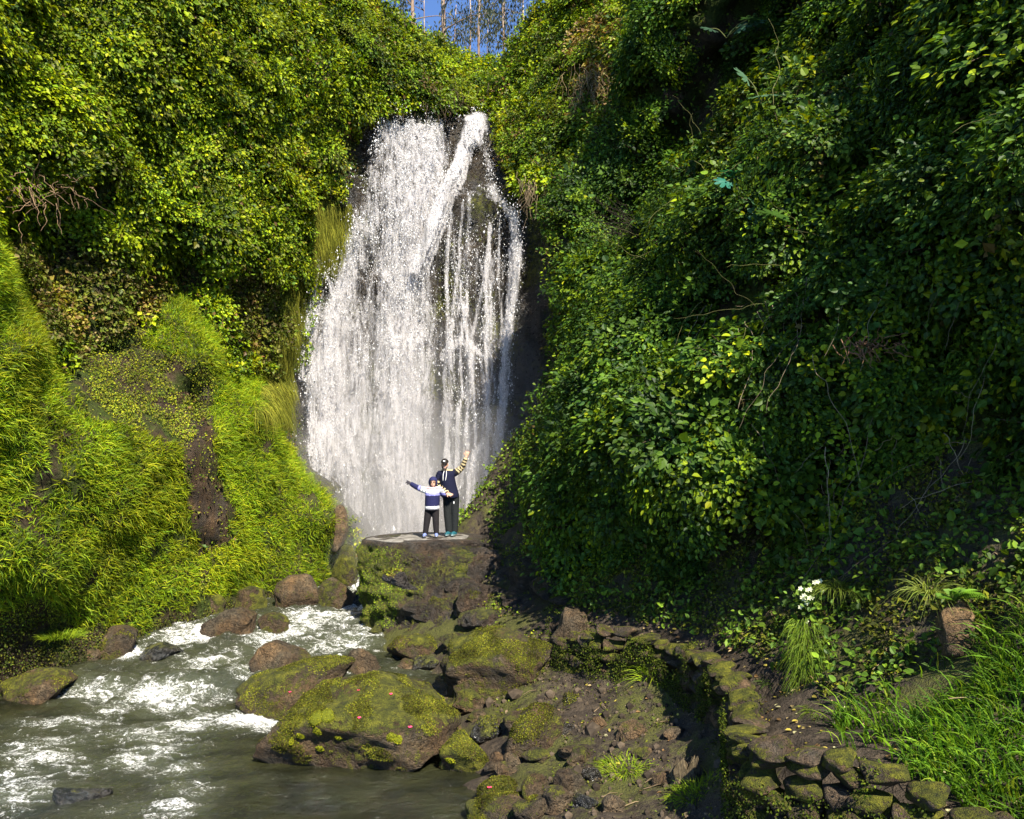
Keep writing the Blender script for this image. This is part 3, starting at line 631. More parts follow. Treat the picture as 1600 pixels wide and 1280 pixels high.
def moss_tufts(geo, V, Fc, N, wfn, size, cols, rng, tpl=LEAF4):
    a, b, c = V[Fc[:, 0]], V[Fc[:, 1]], V[Fc[:, 2]]; n = np.cross(b - a, c - a); ar = np.linalg.norm(n, axis=1) / 2; n = norm(n); cen = (a + b + c) / 3
    w = ar * wfn(cen, n); 
    if w.sum() <= 0: return
    i = rng.choice(len(Fc), N, p=w / w.sum()); s = rng.random((N, 2)); fl = s.sum(1) > 1; s[fl] = 1 - s[fl]
    p = a[i] + (b[i] - a[i]) * s[:, :1] + (c[i] - a[i]) * s[:, 1:]; nn = n[i]
    al = norm(nn * .55 + rvec(N, rng) + np.array([0, 0, -.15])); k = rng.integers(0, len(cols), N); cc = np.array(cols)[k] * rng.uniform(.6, 1.35, (N, 1)) * np.clip(1 + 1.6 * fbm(p + 13, 3, 2.6), .35, 1.9)[:, None]
    leaves(geo, p + nn * .004, norm(nn + rvec(N, rng) * .6), al, size * rng.uniform(.6, 1.4, N), cc, tpl)
MOSSC = [(.060,.070,.008), (.085,.090,.009), (.12,.118,.010), (.035,.046,.007), (.15,.15,.012), (.06,.042,.012)]
BOULDERS = []
def boulder(label, u0, u1, vt, vb, seed, moss=.5, mat='rock', z=None, deep=.85, rz=None, cuts=9, tilt=(0, 0), tufts=0, sub=4, name='boulder', group=None, cat='boulder', lo=.55, Yb=None, sink=.22, rough=.10):
    um = (u0 + u1) / 2
    if Yb is None:
        zz = 0.0 if z is None else z; p = at_z(um, vb, zz)
        for _ in range(4):
            if z is None: zz = max(float(water_z(p[0], p[1])), float(ground_z(np.array(p[0]), np.array(p[1]), False)))
            p = at_z(um, vb, zz)
    else: p = P(um, vb, Yb)
    w = (u1 - u0) / F * p[1]; dp = w * deep; yc = p[1] + dp * .42; x = (um - 800) / F * yc; w = (u1 - u0) / F * yc
    top = P(um, vt, yc)[2]; h = max(top - p[2], .08); hz = h * (1 + sink) / 2
    V, Fc = rock_shape(seed, sub, cuts, rough=rough, lo=lo, flare=.85)
    if tilt != (0, 0): V = V.copy(); V[:, 2] += V[:, 0] * tilt[0] + V[:, 1] * tilt[1]; V[:, 2] -= (V[:, 2].max() + V[:, 2].min()) / 2; V[:, 2] /= np.abs(V[:, 2]).max()
    V = V * np.array([w / 2, dp / 2, hz]); base = np.array([x, yc, p[2]]); V = V + np.array([0, 0, top - hz - p[2]])
    nn = vnormals(V, Fc); mo = np.clip(moss + 0.30 * nn[:, 2] - .24 + fbm(V + seed, 3, 1.6 / max(w, .5)) * .7, 0, 1)
    me = mesh(name, V, Fc, [M[mat]], smooth=True, attrs={'moss': mo})
    if tufts:
        o = empty(name, base); part('rock_body', me, o); g = Geo(); rr = np.random.default_rng(seed)
        moss_tufts(g, V, Fc, tufts, lambda c, n: sstep(.45, .75, moss + .3 * n[:, 2] - .25 + fbm(c + seed, 4, 2.2) * 1.3) * (c[:, 2] > 0.03), np.full(tufts, .016), MOSSC, rr)
        if g.n: tag(part('moss', g.mesh('moss', [M['moss']]), o), kind='stuff')
    else: o = link(name, me, None, base)
    tag(o, label, cat, group); BOULDERS.append((base, w, dp, top)); return o
B = boulder
B('huge mossy boulder with yellow moss cushions at the edge of the calm pool', 418, 724, 1050, 1212, 45, .50, deep=.75, tufts=34000, sub=5, cuts=11, lo=.58, rough=.14, sink=.5)
B('long mossy slab sloping down into the rapids behind the huge mossy boulder', 376, 560, 1026, 1122, 12, .6, deep=.55, tilt=(.55, .2), tufts=9000)
B('dark angular boulder leaning on the upper end of the long mossy slab', 530, 606, 1012, 1074, 15, .35, tufts=2500)
B('rounded brown boulder standing midstream beside the long mossy slab', 396, 490, 1002, 1064, 18, .38)
B('low olive boulder at the foot of the rock platform, water around it', 608, 690, 990, 1038, 23, .6, tufts=2500)
B('large bushy boulder overgrown with leafy moss next to the dirt terrace', 686, 862, 982, 1098, 27, .62, z=.35, deep=.8, tufts=26000, sub=5)
B('small dome of yellow moss beside the huge mossy boulder', 690, 764, 1140, 1212, 31, .9, tufts=5000)
B('flat topped block of rock with a mossy overhanging side', 788, 880, 1098, 1192, 33, .5, z=.2, tufts=5000, cuts=12)
B('rounded mossy boulder with a pink petal on it', 738, 816, 1216, 1266, 36, .75, z=.05, tufts=3500)
B('wide brown mossy boulder at the brink of the calm pool below the petal boulder', 728, 856, 1242, 1300, 38, .6, z=.05, tufts=4500)
B('tan pyramid shaped boulder in the rapids below the grassy bank', 326, 416, 950, 999, 44, .35)
B('dark pointed rock with a bright green moss patch beside the tan pyramid boulder', 408, 458, 956, 991, 46, .55)
B('small wet black rock poking out of the rapids', 314, 378, 1049, 1079, 51, .0, mat='wetrock')
B('brown speckled boulder under the grass at the stream edge', 150, 228, 976, 1030, 53, .45, tufts=1500)
B('dark ragged rock in the water beside the foam clump', 230, 292, 1004, 1034, 55, .3, mat='wetrock')
B('brown boulder with a tuft of grass on its top', 60, 130, 990, 1038, 57, .4)
B('long low mossy rock at the water under the dark bank', 20, 124, 1044, 1100, 59, .5, tufts=1500)
B('flat bright green slab at the foot of the grass slope', 270, 324, 918, 964, 61, .8)
B('small round mossy stone beside the flat green slab', 320, 362, 926, 963, 63, .7)
B('squat olive boulder between the grass slope and the stream', 368, 422, 916, 954, 65, .65)
B('big brown triangular boulder on the bank near the foot of the waterfall', 432, 512, 896, 953, 67, .4)
B('greenish rock next to the big triangular boulder', 500, 562, 902, 952, 69, .6)
B('low dark mossy rock in the channel below the waterfall', 540, 582, 923, 949, 71, .5, mat='wetrock')
B('broad low mossy rock on the bank above the foam clump', 210, 280, 950, 990, 73, .6)
B('small dark stone wedged beside the speckled boulder', 124, 168, 1012, 1037, 75, .3)
B('half sunken black stone with a white spot in the calm water', 98, 190, 1230, 1262, 77, .0, mat='wetrock', sink=1.2)
B('knobbly dark rock touching the side of the huge mossy boulder', 690, 724, 1117, 1158, 79, .4)
_rb = np.random.default_rng(61)
for _k, (_u, _v, _w) in enumerate([(668,1050,34),(700,1112,30),(735,1118,44),(760,1160,40),(745,1128,26),(812,1150,44),(850,1130,36),(790,1215,34),(836,1195,40),(880,1150,34),(900,1195,30),(868,1270,44),(910,1265,36),(830,1285,50),(770,1205,22),(888,1110,30),(930,1090,30),(640,1046,26),(920,1222,30),(1000,1190,28)]):
    boulder('small dark angular rock among the boulders between the pool and the dirt terrace', _u - _w * .6, _u + _w * .6, _v - _w * _rb.uniform(.6, .95), _v, 400 + _k, _rb.uniform(.15, .5), mat='rock' if _k % 3 else 'wetrock', cuts=14, lo=.45, name='angular_rock', cat='rock', group='small angular rocks by the pool', sub=4, tufts=500 if _k % 2 else 0)
B('dark cobble next to the yellow moss dome', 764, 792, 1175, 1198, 81, .15, z=.1, name='cobble', cat='stone')
B('rounded grey cobble under the flat topped block', 786, 818, 1175, 1207, 83, .15, z=.15, name='cobble', cat='stone')
B('low rock strewn with bright moss behind the huge mossy boulder', 712, 764, 1076, 1108, 85, .6, z=.25)
B('purplish stone half buried in the dirt terrace', 908, 948, 1120, 1149, 87, .1, name='cobble', cat='stone')
B('pale cracked stone on the dirt near the grass tussock', 958, 1006, 1126, 1163, 89, .2, name='cobble', cat='stone')
B('pale pointed stone lying below the bright grass tussock', 936, 974, 1243, 1270, 91, .1, name='cobble', cat='stone')
B('mossy grey boulder beside the two leaning boulders above the pool', 814, 866, 1208, 1258, 93, .45, z=.25)
B('brownish boulder wedged against the mossy grey one near the tussock', 862, 910, 1200, 1252, 95, .4, z=.3)
B('wide flat stones sunk in the terrace dirt above the tussock', 870, 932, 1164, 1190, 97, .3)
B('glossy grey slab at the far end of the stone wall', 858, 924, 950, 1006, 99, .2, Yb=12.7, name='end_rock', cat='rock')
B('reddish block of rock jutting from the bank under the fern', 1456, 1514, 938, 1018, 101, .1, Yb=7.6)
B('dark rock nose at the tip of the grassy slope before the waterfall', 520, 546, 788, 850, 103, .3, Yb=21.3, deep=1.4)
B('green topped rock standing at the mouth of the plunge pool', 520, 563, 850, 912, 105, .7, Yb=21.2, tufts=1200)
B('small wet stone at the shallow edge near the big brushy boulder', 770, 800, 1120, 1142, 107, .4, z=.3, name='cobble', cat='stone')
B('brown stone beside the weathered stump', 1010, 1050, 1205, 1232, 109, .2, name='cobble', cat='stone')
B('flat dark stone on the dirt beside the wall foot', 1030, 1070, 1135, 1158, 111, .2, name='cobble', cat='stone')
# ------------------------------------------------------------------ rock platform
def loft_rock(top, bot, ztop, zbot, lv=46, per=170, seed=1, amp=.27):
    def ring(pts): 
        c = curve_pts(np.vstack([pts, pts[:1]]), per + 1)[:-1]; return c
    T = ring(np.array(top, float)); Bt = ring(np.array(bot, float)); V = []
    for k in range(lv):
        t = k / (lv - 1); s = t ** 0.85; c = T * (1 - s) + Bt * s; V.append(np.column_stack([c, np.full(per, ztop + (zbot - ztop) * t)]))
    V = np.array(V); cen = V.mean(1, keepdims=True); d = norm((V - cen) * np.array([1, 1, 0]))
    st = np.floor(V[..., 2] * 3.2 + fbm(V, 2, .8) * 1.2); strata = gnoise(np.stack([st * 3.7, V[..., 0] * .6, V[..., 1] * .6], -1)) * .8
    f = sstep(0, .12, np.linspace(0, 1, lv))[:, None]
    V = V + d * ((fbm(V + seed, 5, 1.1) * amp * 1.5 + ridged(V + seed, 5, 2.4) * amp * .7 + strata * amp * .7) * f)[..., None]
    idx = np.arange(lv * per).reshape(lv, per); nx = np.roll(idx, -1, 1)
    Q = np.stack([idx[:-1], idx[1:], nx[1:], nx[:-1]], -1).reshape(-1, 4); Vf = V.reshape(-1, 3); Fl = [Q]
    inner = V[0]; prev = idx[0]; n0 = len(Vf); 
    for j, sc in enumerate((.8, .55, .3, .1)):
        r = (inner - inner.mean(0)) * sc + inner.mean(0); r[:, 2] = ztop + .02 + fbm(r + seed, 3, 1.3) * .05; Vf = np.vstack([Vf, r]); cur = np.arange(n0, n0 + per); n0 += per
        Fl.append(np.stack([prev, np.roll(prev, -1), np.roll(cur, -1), cur], -1)); prev = cur
    Vf = np.vstack([Vf, [[*inner.mean(0)[:2], ztop + .02]]]); Tt = np.stack([prev, np.roll(prev, -1), np.full(per, len(Vf) - 1)], -1)
    return Vf, np.concatenate(Fl), Tt
ZP = 2.27
plat = empty('rock_platform', (-2.0, 18, 0.4)); pl0 = np.array(plat.location)
tag(plat, 'massive layered rock platform with a mossy side that two people stand on', 'rock')
Vp, Qp, Tp = loft_rock([(-3.28,17.7),(-2.75,17.2),(-2.0,17.1),(-1.3,17.25),(-.75,17.8),(-.55,18.6),(-.9,19.3),(-1.9,19.6),(-2.8,19.3),(-3.25,18.5)],
                       [(-2.95,17.2),(-2.55,16.6),(-1.7,15.9),(-.7,15.5),(.35,15.9),(.5,17.6),(.2,19.8),(-1.9,20.2),(-3.0,19.8),(-3.1,18.5)], ZP, 0.1, seed=4)
tri = np.concatenate([Qp[:, [0, 1, 2]], Qp[:, [0, 2, 3]], Tp]); vn = vnormals(Vp, tri)
mo = np.clip(.46 + fbm(Vp, 3, .9) * .9 + .5 * sstep(-2.2, -2.9, Vp[:, 0]) * sstep(2.2, 1.9, Vp[:, 2]) - .35 * sstep(2.15, 2.25, Vp[:, 2]), 0, 1)
M['platrock'] = rock_mat('platform_rock', (.010,.008,.007), (.045,.034,.025), (.13,.098,.070), True, 0.6, 0.4, 1.3, 0.12)
part('rock_body', mesh('rock_body', Vp - pl0, [Qp, Tp], [M['platrock']], smooth=True, attrs={'moss': mo}), plat)
g = Geo(); rr = np.random.default_rng(8)
moss_tufts(g, Vp, tri, 22000, lambda c, n: (sstep(.3, .8, .36 + fbm(c, 3, .9) * .9 + .9 * sstep(-2.1, -2.7, c[:, 0])) * sstep(2.26, 2.05, c[:, 2]) * (c[:, 2] > .6)), np.full(22000, .020), [(.08,.13,.008), (.13,.18,.010), (.05,.08,.008), (.17,.21,.012)], rr)
g.V = [v - pl0 for v in g.V]; tag(part('moss', g.mesh('moss', [M['moss']]), plat), kind='stuff')
b = NB('pale_slab'); p = b.geo(); n = b.noise(p, 5, 6, .65); n2 = b.noise(p, 40, 3); c = b.ramp(n, [(.3, (.06,.052,.045)), (.5, (.15,.138,.12)), (.7, (.25,.235,.21))]); M['slab'] = b.done(b.bsdf(c, .7, .35, b.bump(n2, .6, .02)))
def slab(poly, z, th, seed):
    c = curve_pts(np.vstack([poly, poly[:1]]), 41)[:-1]; c = c + np.stack([gnoise(np.column_stack([c * 2.2, c[:, 0] * 0 + seed])), gnoise(np.column_stack([c * 2.2, c[:, 0] * 0 + seed + 9]))], -1) * .07
    cen = c.mean(0); R = [np.column_stack([cen + (c - cen) * 1.0, np.full(40, z)]), np.column_stack([cen + (c - cen) * .99, np.full(40, z + th * .8)]), np.column_stack([cen + (c - cen) * .95, np.full(40, z + th)]), np.column_stack([cen + (c - cen) * .5, np.full(40, z + th)])]
    R[2][:, 2] += fbm(R[2], 2, 3) * .012; R[3][:, 2] += fbm(R[3], 2, 3) * .012
    V = np.vstack(R + [[[*cen, z + th]]]); i = np.arange(160).reshape(4, 40); nx = np.roll(i, -1, 1)
    return V, np.stack([i[:-1], nx[:-1], nx[1:], i[1:]], -1).reshape(-1, 4), np.stack([i[3], nx[3], np.full(40, 160)], -1)
for poly, zz, th, sd in [([(-2.55,17.62),(-1.6,17.5),(-1.1,17.75),(-1.0,18.6),(-1.6,19.1),(-2.5,18.9)], ZP - .02, .05, 1), ([(-3.2,17.75),(-2.75,17.3),(-2.35,17.28),(-2.4,17.62),(-2.65,18.1),(-3.1,18.2)], ZP - .02, .045, 5)]:
    V, Q, T = slab(np.array(poly), zz, th, sd); part('flat_slab', mesh('flat_slab', V - pl0, [Q, T], [M['slab']]), plat)
# slanting ledges that step down from the platform to the dirt terrace
for k, (lab, a) in enumerate([('dark slanting ledge of wet rock below the platform', (690, 800, 855, 930, 16.6, .25)), ('lower ledge of broken brown rock above the dirt terrace', (700, 830, 905, 985, 15.6, .3)), ('mossy knob of rock between the platform and the leafy bank', (755, 850, 850, 935, 17.0, .6)), ('crumbling ledge beside the low olive boulder', (640, 720, 930, 1003, 15.9, .5))]):
    B(lab, a[0], a[1], a[2], a[3], 140 + k * 3, a[5], mat='platrock', Yb=a[4], deep=.9, cuts=13, lo=.45, sub=5, sink=.5, name='rock_ledge', cat='rock', rough=.14, tufts=3000 if a[5] > .4 else 800)

def ground_hit(u, v):
    t = np.linspace(6, 24, 400); q = P(np.full(400, u), np.full(400, v), t); g_ = ground_z(q[:, 0], q[:, 1]); i = np.argmax(q[:, 2] < g_); return float(t[i])
_rl = np.random.default_rng(17)
for k in range(38):
    uu = _rl.uniform(625, 900); vv = _rl.uniform(872, 1010); ww = _rl.uniform(34, 92)
    if inpoly([(780, 985), (905, 985), (905, 1045), (780, 1045)], np.array(uu), np.array(vv)): continue
    B('broken slab of wet brown rock on the slope beside the platform', uu - ww / 2, uu + ww / 2, vv - ww * _rl.uniform(.25, .5), vv, 700 + k, _rl.uniform(.05, .5), mat='platrock', Yb=ground_hit(uu, vv), deep=.8, cuts=16, lo=.36, sub=4, sink=.6, name='broken_rock', cat='rock', rough=.12, group='broken slabs beside the platform', tufts=500 if k % 3 == 0 else 0)
# ------------------------------------------------------------------ dry stone wall
wall = empty('stone_wall', (_wp[30][0], _wp[30][1], 0.6)); w0 = np.array(wall.location)
tag(wall, 'low mossy dry stone wall bending along the dirt path', 'wall')
rw = np.random.default_rng(21); SM = []
for k in range(12):
    V, Fc = rock_shape(300 + k, 3, 15, rough=.10, lo=.42); vn = vnormals(V, Fc); SM.append(mesh('stone', V * .5, Fc, [M['wallrock']], smooth=True, attrs={'moss': np.clip(.50 + .25 * vn[:, 2] + fbm(V + k, 3, 1.2) * .8 - (.25 if k % 3 == 0 else 0), 0, 1)}))
seg = np.linalg.norm(np.diff(_wp, axis=0), axis=1); acc = np.concatenate([[0], np.cumsum(seg)]); Ltot = acc[-1] - 1.2
def wall_at(s):
    x = np.interp(s, acc, _wp[:, 0]); y = np.interp(s, acc, _wp[:, 1]); e = .08; x2 = np.interp(s + e, acc, _wp[:, 0]); y2 = np.interp(s + e, acc, _wp[:, 1]); return x, y, math.atan2(y2 - y, x2 - x)
nst = 0; WSTONE = []
WTOP = lambda s: 1.56 - .30 * sstep(1.6, 0, s) + .05 * math.sin(s * 2.1)
course = 0; zc = 0.28
while zc < 1.5:
    hgt = rw.uniform(.13, .18); s = rw.uniform(0, .2)
    while s < Ltot:
        ln = rw.uniform(.17, .34); x, y, a = wall_at(s + ln / 2); gl = float(ground_z(np.array(x - .35 * math.sin(-a) * -1), np.array(y), False)); zt = WTOP(s)
        xl, yl = x - .4 * math.cos(a + math.pi / 2) * -1, y
        gleft = min(float(ground_z(np.array(x + .35 * math.cos(a - math.pi/2)), np.array(y + .35 * math.sin(a - math.pi/2)), False)), float(ground_z(np.array(x - .35 * math.cos(a - math.pi/2)), np.array(y - .35 * math.sin(a - math.pi/2)), False)))
        if zc + hgt > gleft and zc + hgt * .4 < zt - .10:
            o = link('stone', SM[rw.integers(12)], wall, np.array([x, y, zc + hgt / 2]) - w0 + rw.normal(size=3) * np.array([.02, .02, .008]))
            o.rotation_euler = (rw.normal() * .08, rw.normal() * .08, a + rw.normal() * .08 + (math.pi if rw.random() < .5 else 0)); o.scale = (ln * 1.12, rw.uniform(.34, .42), hgt * 1.18); nst += 1; WSTONE.append((x, y, a, zc + hgt / 2, ln))
        s += ln
    zc += hgt
s = 0.0
while s < Ltot:      # coping
    ln = rw.uniform(.20, .42); x, y, a = wall_at(s + ln / 2); zt = WTOP(s)
    o = link('coping_stone', SM[rw.integers(12)], wall, np.array([x, y, zt - .02]) - w0 + rw.normal(size=3) * .015); o.rotation_euler = (rw.normal() * .12, rw.normal() * .10, a + rw.normal() * .12); o.scale = (ln * 1.12, rw.uniform(.30, .42), rw.uniform(.12, .20)); s += ln
# moss and creeping leaves clinging to the wall
N = 46000; ss = rw.uniform(0, Ltot, N); xy = np.array([wall_at(q) for q in np.linspace(0, Ltot, 400)]); xx = np.interp(ss, np.linspace(0, Ltot, 400), xy[:, 0]); yy = np.interp(ss, np.linspace(0, Ltot, 400), xy[:, 1]); aa = np.interp(ss, np.linspace(0, Ltot, 400), xy[:, 2])
nl = np.stack([np.cos(aa - math.pi / 2), np.sin(aa - math.pi / 2), 0 * aa], -1); zz = .45 + rw.random(N) ** .8 * 1.12
topm = rw.random(N) < .14; off = np.where(topm, rw.uniform(-.2, .2, N), .19 + rw.random(N) * .05); zz = np.where(topm, 1.60 + rw.random(N) * .03, zz)
pp_ = np.stack([xx, yy, zz], -1) + nl * off[:, None]
kp = (fbm(pp_, 3, 2.0) > -.02 + .25 * (zz > 1.35) + rw.normal(size=N) * .06); pp_, nn_ = pp_[kp], np.where(topm[:, None], [[0, 0, 1.0]], nl)[kp]; N = len(pp_)
g = Geo(); cc = np.array(MOSSC)[rw.integers(0, 6, N)] * rw.uniform(.35, .8, (N, 1)) * np.array([.85, 1.1, 1]); leaves(g, pp_ - w0, norm(nn_ + rvec(N, rw) * .7), norm(rvec(N, rw) + nn_ * .5 + np.array([0, 0, -.4])), rw.uniform(.014, .032, N), cc)
tag(part('moss', g.mesh('moss', [M['moss']]), wall), kind='stuff')

# ------------------------------------------------------------------ weathered stump and post
b = NB('grey_rotten_wood'); p = b.geo(); n = b.noise(b.mapv(p, (1, 1, .08)), 38, 4, .7); c = b.ramp(n, [(.3, (.018,.013,.008)), (.55, (.085,.065,.038)), (.75, (.19,.155,.09))]); M['wood'] = b.done(b.bsdf(c, .85, .15, b.bump(n, 1, .03)))
def stump(name, label, u, vb, wpx, vt, Yz, seed, cat):
    base = at_z(u, vb, Yz); r = wpx / F * base[1] / 2; h = P(u, vt, base[1])[2] - base[2]; rr = np.random.default_rng(seed); n = 22; lv = 9; th = np.linspace(0, 2 * math.pi, n, endpoint=False); V = []
    jag = rr.uniform(.62, 1.0, n)
    for k in range(lv):
        t = k / (lv - 1); rad = r * (1.15 - .3 * t + .25 * (1 - t) ** 4) * (1 + .28 * gnoise(np.column_stack([np.cos(th) * 2 + seed, np.sin(th) * 2, th * 0 + t * .5])) + .10 * rr.normal(size=n)); V.append(np.column_stack([np.cos(th) * rad, np.sin(th) * rad, -.08 + (h + .08) * t * (jag if k else np.ones(n))]))
    inn = V[-1] * np.array([.55, .55, .8]); V.append(inn); V = np.vstack(V + [[[0, 0, h * .45]]]); i = np.arange((lv + 1) * n).reshape(lv + 1, n); nx = np.roll(i, -1, 1)
    me = mesh(name, V, [np.stack([i[:-1], nx[:-1], nx[1:], i[1:]], -1).reshape(-1, 4), np.stack([i[-1], nx[-1], np.full(n, len(V) - 1)], -1)], [M['wood']]); tag(link(name, me, None, base), label, cat)
stump('tree_stump', 'split weathered tree stump on the dirt below the wall', 1072, 1240, 44, 1178, .5, 3, 'stump')
stump('wooden_post', 'short pale wooden post standing against the wall foot', 1002, 1068, 12, 1024, .68, 5, 'post')
# foam clump
V, Fc = rock_shape(77, 3, 3); p0 = at_z(207, 1023, .3); tag(link('foam_clump', mesh('foam_clump', V * np.array([.20, .10, .045]), Fc, [M['spray']], smooth=True), None, p0 + np.array([0, 0, .02])), 'clump of white foam caught against the bank rocks', 'foam')
# ------------------------------------------------------------------ vegetation zones, given as outlines of where each kind grows
Z = {
 'grass': [[(-270,330),(0,318),(14,400),(48,480),(78,540),(108,620),(135,655),(190,665),(262,692),(288,730),(285,800),(302,880),(312,935),(290,955),(245,962),(225,985),(150,975),(105,1000),(95,950),(60,930),(0,960),(-270,960)],
           [(262,468),(285,452),(335,520),(362,600),(425,640),(452,700),(512,760),(545,805),(540,850),(520,905),(440,925),(315,932),(330,880),(375,850),(380,760),(345,700),(325,640),(345,600),(330,580),(290,560),(215,540)]],
 'mossy': [[(110,575),(210,505),(330,580),(335,640),(290,700),(190,668),(130,655)], [(-270,960),(0,955),(100,950),(150,975),(120,1100),(-270,1100)]],
 'bare': [[(280,650),(328,640),(335,700),(352,790),(362,845),(312,865),(292,780)], [(230,620),(335,605),(335,648),(240,645)], [(395,655),(480,640),(520,740),(450,700)]],
 'brown': [[(10,385),(90,368),(255,425),(300,468),(215,505),(110,575),(70,530),(40,470)], [(335,430),(400,420),(455,470),(430,600),(380,560)]],
 'hollow': [[(12,325),(70,318),(150,275),(172,300),(160,340),(95,372),(12,380)], [(225,395),(300,395),(325,462),(262,455)], [(515,200),(560,210),(548,300),(510,260)]],
 'hang': [[(395,640),(428,540),(442,440),(466,428),(470,490),(452,560),(445,650)], [(475,300),(545,320),(545,400),(480,420)]],
 'dry': [[(885,60),(950,20),(985,30),(978,140),(940,200),(890,200),(905,130)], [(860,-40),(930,-60),(960,-20),(900,30)]],
}
def zone_mask(name, u, v): 
    r = np.zeros(np.shape(u), bool)
    for pl in Z[name]: r |= inpoly(pl, u, v)
    return r
cqL = qcentre(VL, QL); uL, vL = proj(cqL); fallL = inpoly(FALLPOLY, uL, vL)
zg = zone_mask('grass', uL, vL) & ~fallL; zm = zone_mask('mossy', uL, vL) & ~zg; zb = zone_mask('bare', uL, vL); zbr = zone_mask('brown', uL, vL) & ~zg; zh = zone_mask('hollow', uL, vL) & ~zg; zha = zone_mask('hang', uL, vL); zdry = zone_mask('dry', uL, vL)
shore = (vL > 890) & (uL < 580) & ~zg; zm |= shore; zg |= (vL > 585) & (vL <= 890) & (uL < 470) & ~(zm | zb | zbr | zh | zha | fallL); zleaf = ~(zg | zm | zb | zbr | zh | zha | fallL)
lum = lambda a: np.array(a, float)
def pal(n, cols, w, rng, jit=.3):
    k = rng.choice(len(cols), n, p=np.array(w, float) / np.sum(w)); return np.array(cols, float)[k] * np.exp(rng.normal(size=(n, 1)) * jit)
UPV = np.array([0, 0, 1.0])
def stuff(name, label, cat, g, mat, smooth=False): 
    return tag(link(name, g.mesh(name, [mat], smooth)), label, cat, None, 'stuff')
GREEN_Y = (.200,.255,.005); GREEN_M = (.105,.170,.006); GREEN_D = (.034,.066,.009); BROWN_L = (.105,.066,.024); OLIVE = (.095,.105,.016)
def leaf_cover(V, Q, w, N, off, size, cols, wts, rng, tpl=LEAF4, clump=.9, droop=-.5, facing=.8):
    p, n = scatter(V, Q, N, w, rng); cl = fbm(p + 40, 3, clump)
    h = np.clip(off * (.25 + 1.0 * rng.random(N) ** 1.5 + cl * 1.4), -.05, 2 * off); p = p + n * h[:, None] + rng.normal(size=(N, 3)) * .03
    nr = norm(n * facing + UPV * .55 + rvec(N, rng) * .75); al = norm(rvec(N, rng) * .9 + n * .35 + np.array([0, 0, droop]))
    c = pal(N, cols, wts, rng); patch = fbm(p + 80, 3, .5)
    c = c * (1 + .7 * patch)[:, None] * np.where(patch > .12, 1.0, 1.0)[..., None]; yel = sstep(.05, .4, fbm(p + 120, 2, .8)); c[:, 0] *= 1 + .5 * yel; c[:, 1] *= 1 + .2 * yel
    return p, nr, al, np.exp(rng.normal(size=N) * .25) * size, np.clip(c, .004, .34)
r1 = np.random.default_rng(101)
# leafy creepers over the sunny cliff
g = Geo(); leaves(g, *leaf_cover(VL, QL, np.where(zleaf, 1.0, 0) * np.where(zdry, .5, 1), 150000, .30, .105, [GREEN_Y, GREEN_M, GREEN_D, OLIVE, BROWN_L], [.30, .38, .18, .10, .04], r1))
leaves(g, *leaf_cover(VL, QL, zdry * 1.0, 9000, .35, .11, [(.22,.17,.05), (.17,.11,.05), (.14,.15,.02), BROWN_L], [.35, .25, .25, .15], r1))
leaves(g, *leaf_cover(VL, QL, zh * 1.0 + zb * .08, 2200, .1, .07, [GREEN_D, BROWN_L, OLIVE], [.5, .3, .2], r1))
stuff('creeper_foliage', 'dense leafy creeper covering the sunlit cliffs around the waterfall', 'foliage', g, M['leaf'])
g = Geo(); leaves(g, *leaf_cover(VL, QL, zbr * 1.0, 16000, .22, .085, [(.10,.095,.020), (.07,.055,.02), (.10,.125,.012), (.13,.10,.04), (.06,.085,.01)], [.22, .16, .28, .08, .26], r1))
stuff('withered_creeper', 'brownish withered creeper on the recessed bank above the moss', 'foliage', g, M['leaf'])
# bright grass on the left slope
g = Geo(); N = 95000; p, n = scatter(VL, QL, N, zg * 1.0, r1); nearw = sstep(20, 12, p[:, 1])
c = pal(N, [(.17,.26,.008), (.24,.30,.008), (.10,.18,.008), (.30,.33,.016)], [.4, .3, .2, .1], r1, .34); pt = fbm(p + 7, 3, .9); c = c * (1 + .55 * pt)[:, None]; c[:, 0] *= 1 + .14 * sstep(.0, .3, fbm(p + 31, 2, .6))
bald = fbm(p + 55, 3, 1.1) > -.30 + r1.normal(size=N) * .07; p, n, c = p[bald], n[bald], c[bald]; N = len(p)
blades(g, p, norm(n * .75 + UPV * .5 + rvec(N, r1) * .75), r1.uniform(.08, .22, N) * (1 + .3 * fbm(p, 2, .7)), r1.uniform(.006, .012, N), np.clip(c, .01, .4), .5, r1, 3, lean=norm(n * .3 + np.array([0, 0, -.25]) + rvec(N, r1) * 1.4))
stuff('slope_grass', 'bright green grass carpeting the steep sunlit slope', 'grass', g, M['grass'])
g = Geo(); N = 90000; p, n = scatter(VL, QL, N, zm * 1.0 + zb * .10 + zha * .3, r1); c = pal(N, [(.155,.175,.010), (.21,.205,.012), (.085,.12,.010), (.075,.06,.02)], [.3, .17, .35, .18], r1, .3); c *= (1 + .8 * fbm(p + 3, 3, 1.3))[:, None]
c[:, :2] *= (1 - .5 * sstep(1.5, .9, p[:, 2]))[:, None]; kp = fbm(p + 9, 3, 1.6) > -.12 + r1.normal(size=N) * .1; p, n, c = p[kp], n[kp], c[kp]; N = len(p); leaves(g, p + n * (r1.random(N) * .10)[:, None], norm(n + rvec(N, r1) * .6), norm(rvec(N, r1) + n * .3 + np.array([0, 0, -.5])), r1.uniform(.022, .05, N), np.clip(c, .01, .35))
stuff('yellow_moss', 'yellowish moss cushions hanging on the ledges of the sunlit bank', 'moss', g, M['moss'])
g = Geo(); N = 14000; p, n = scatter(VL, QL, N, zha * 1.0, r1); c = pal(N, [(.17,.165,.018), (.11,.12,.012), (.075,.085,.01)], [.4, .35, .25], r1, .25)
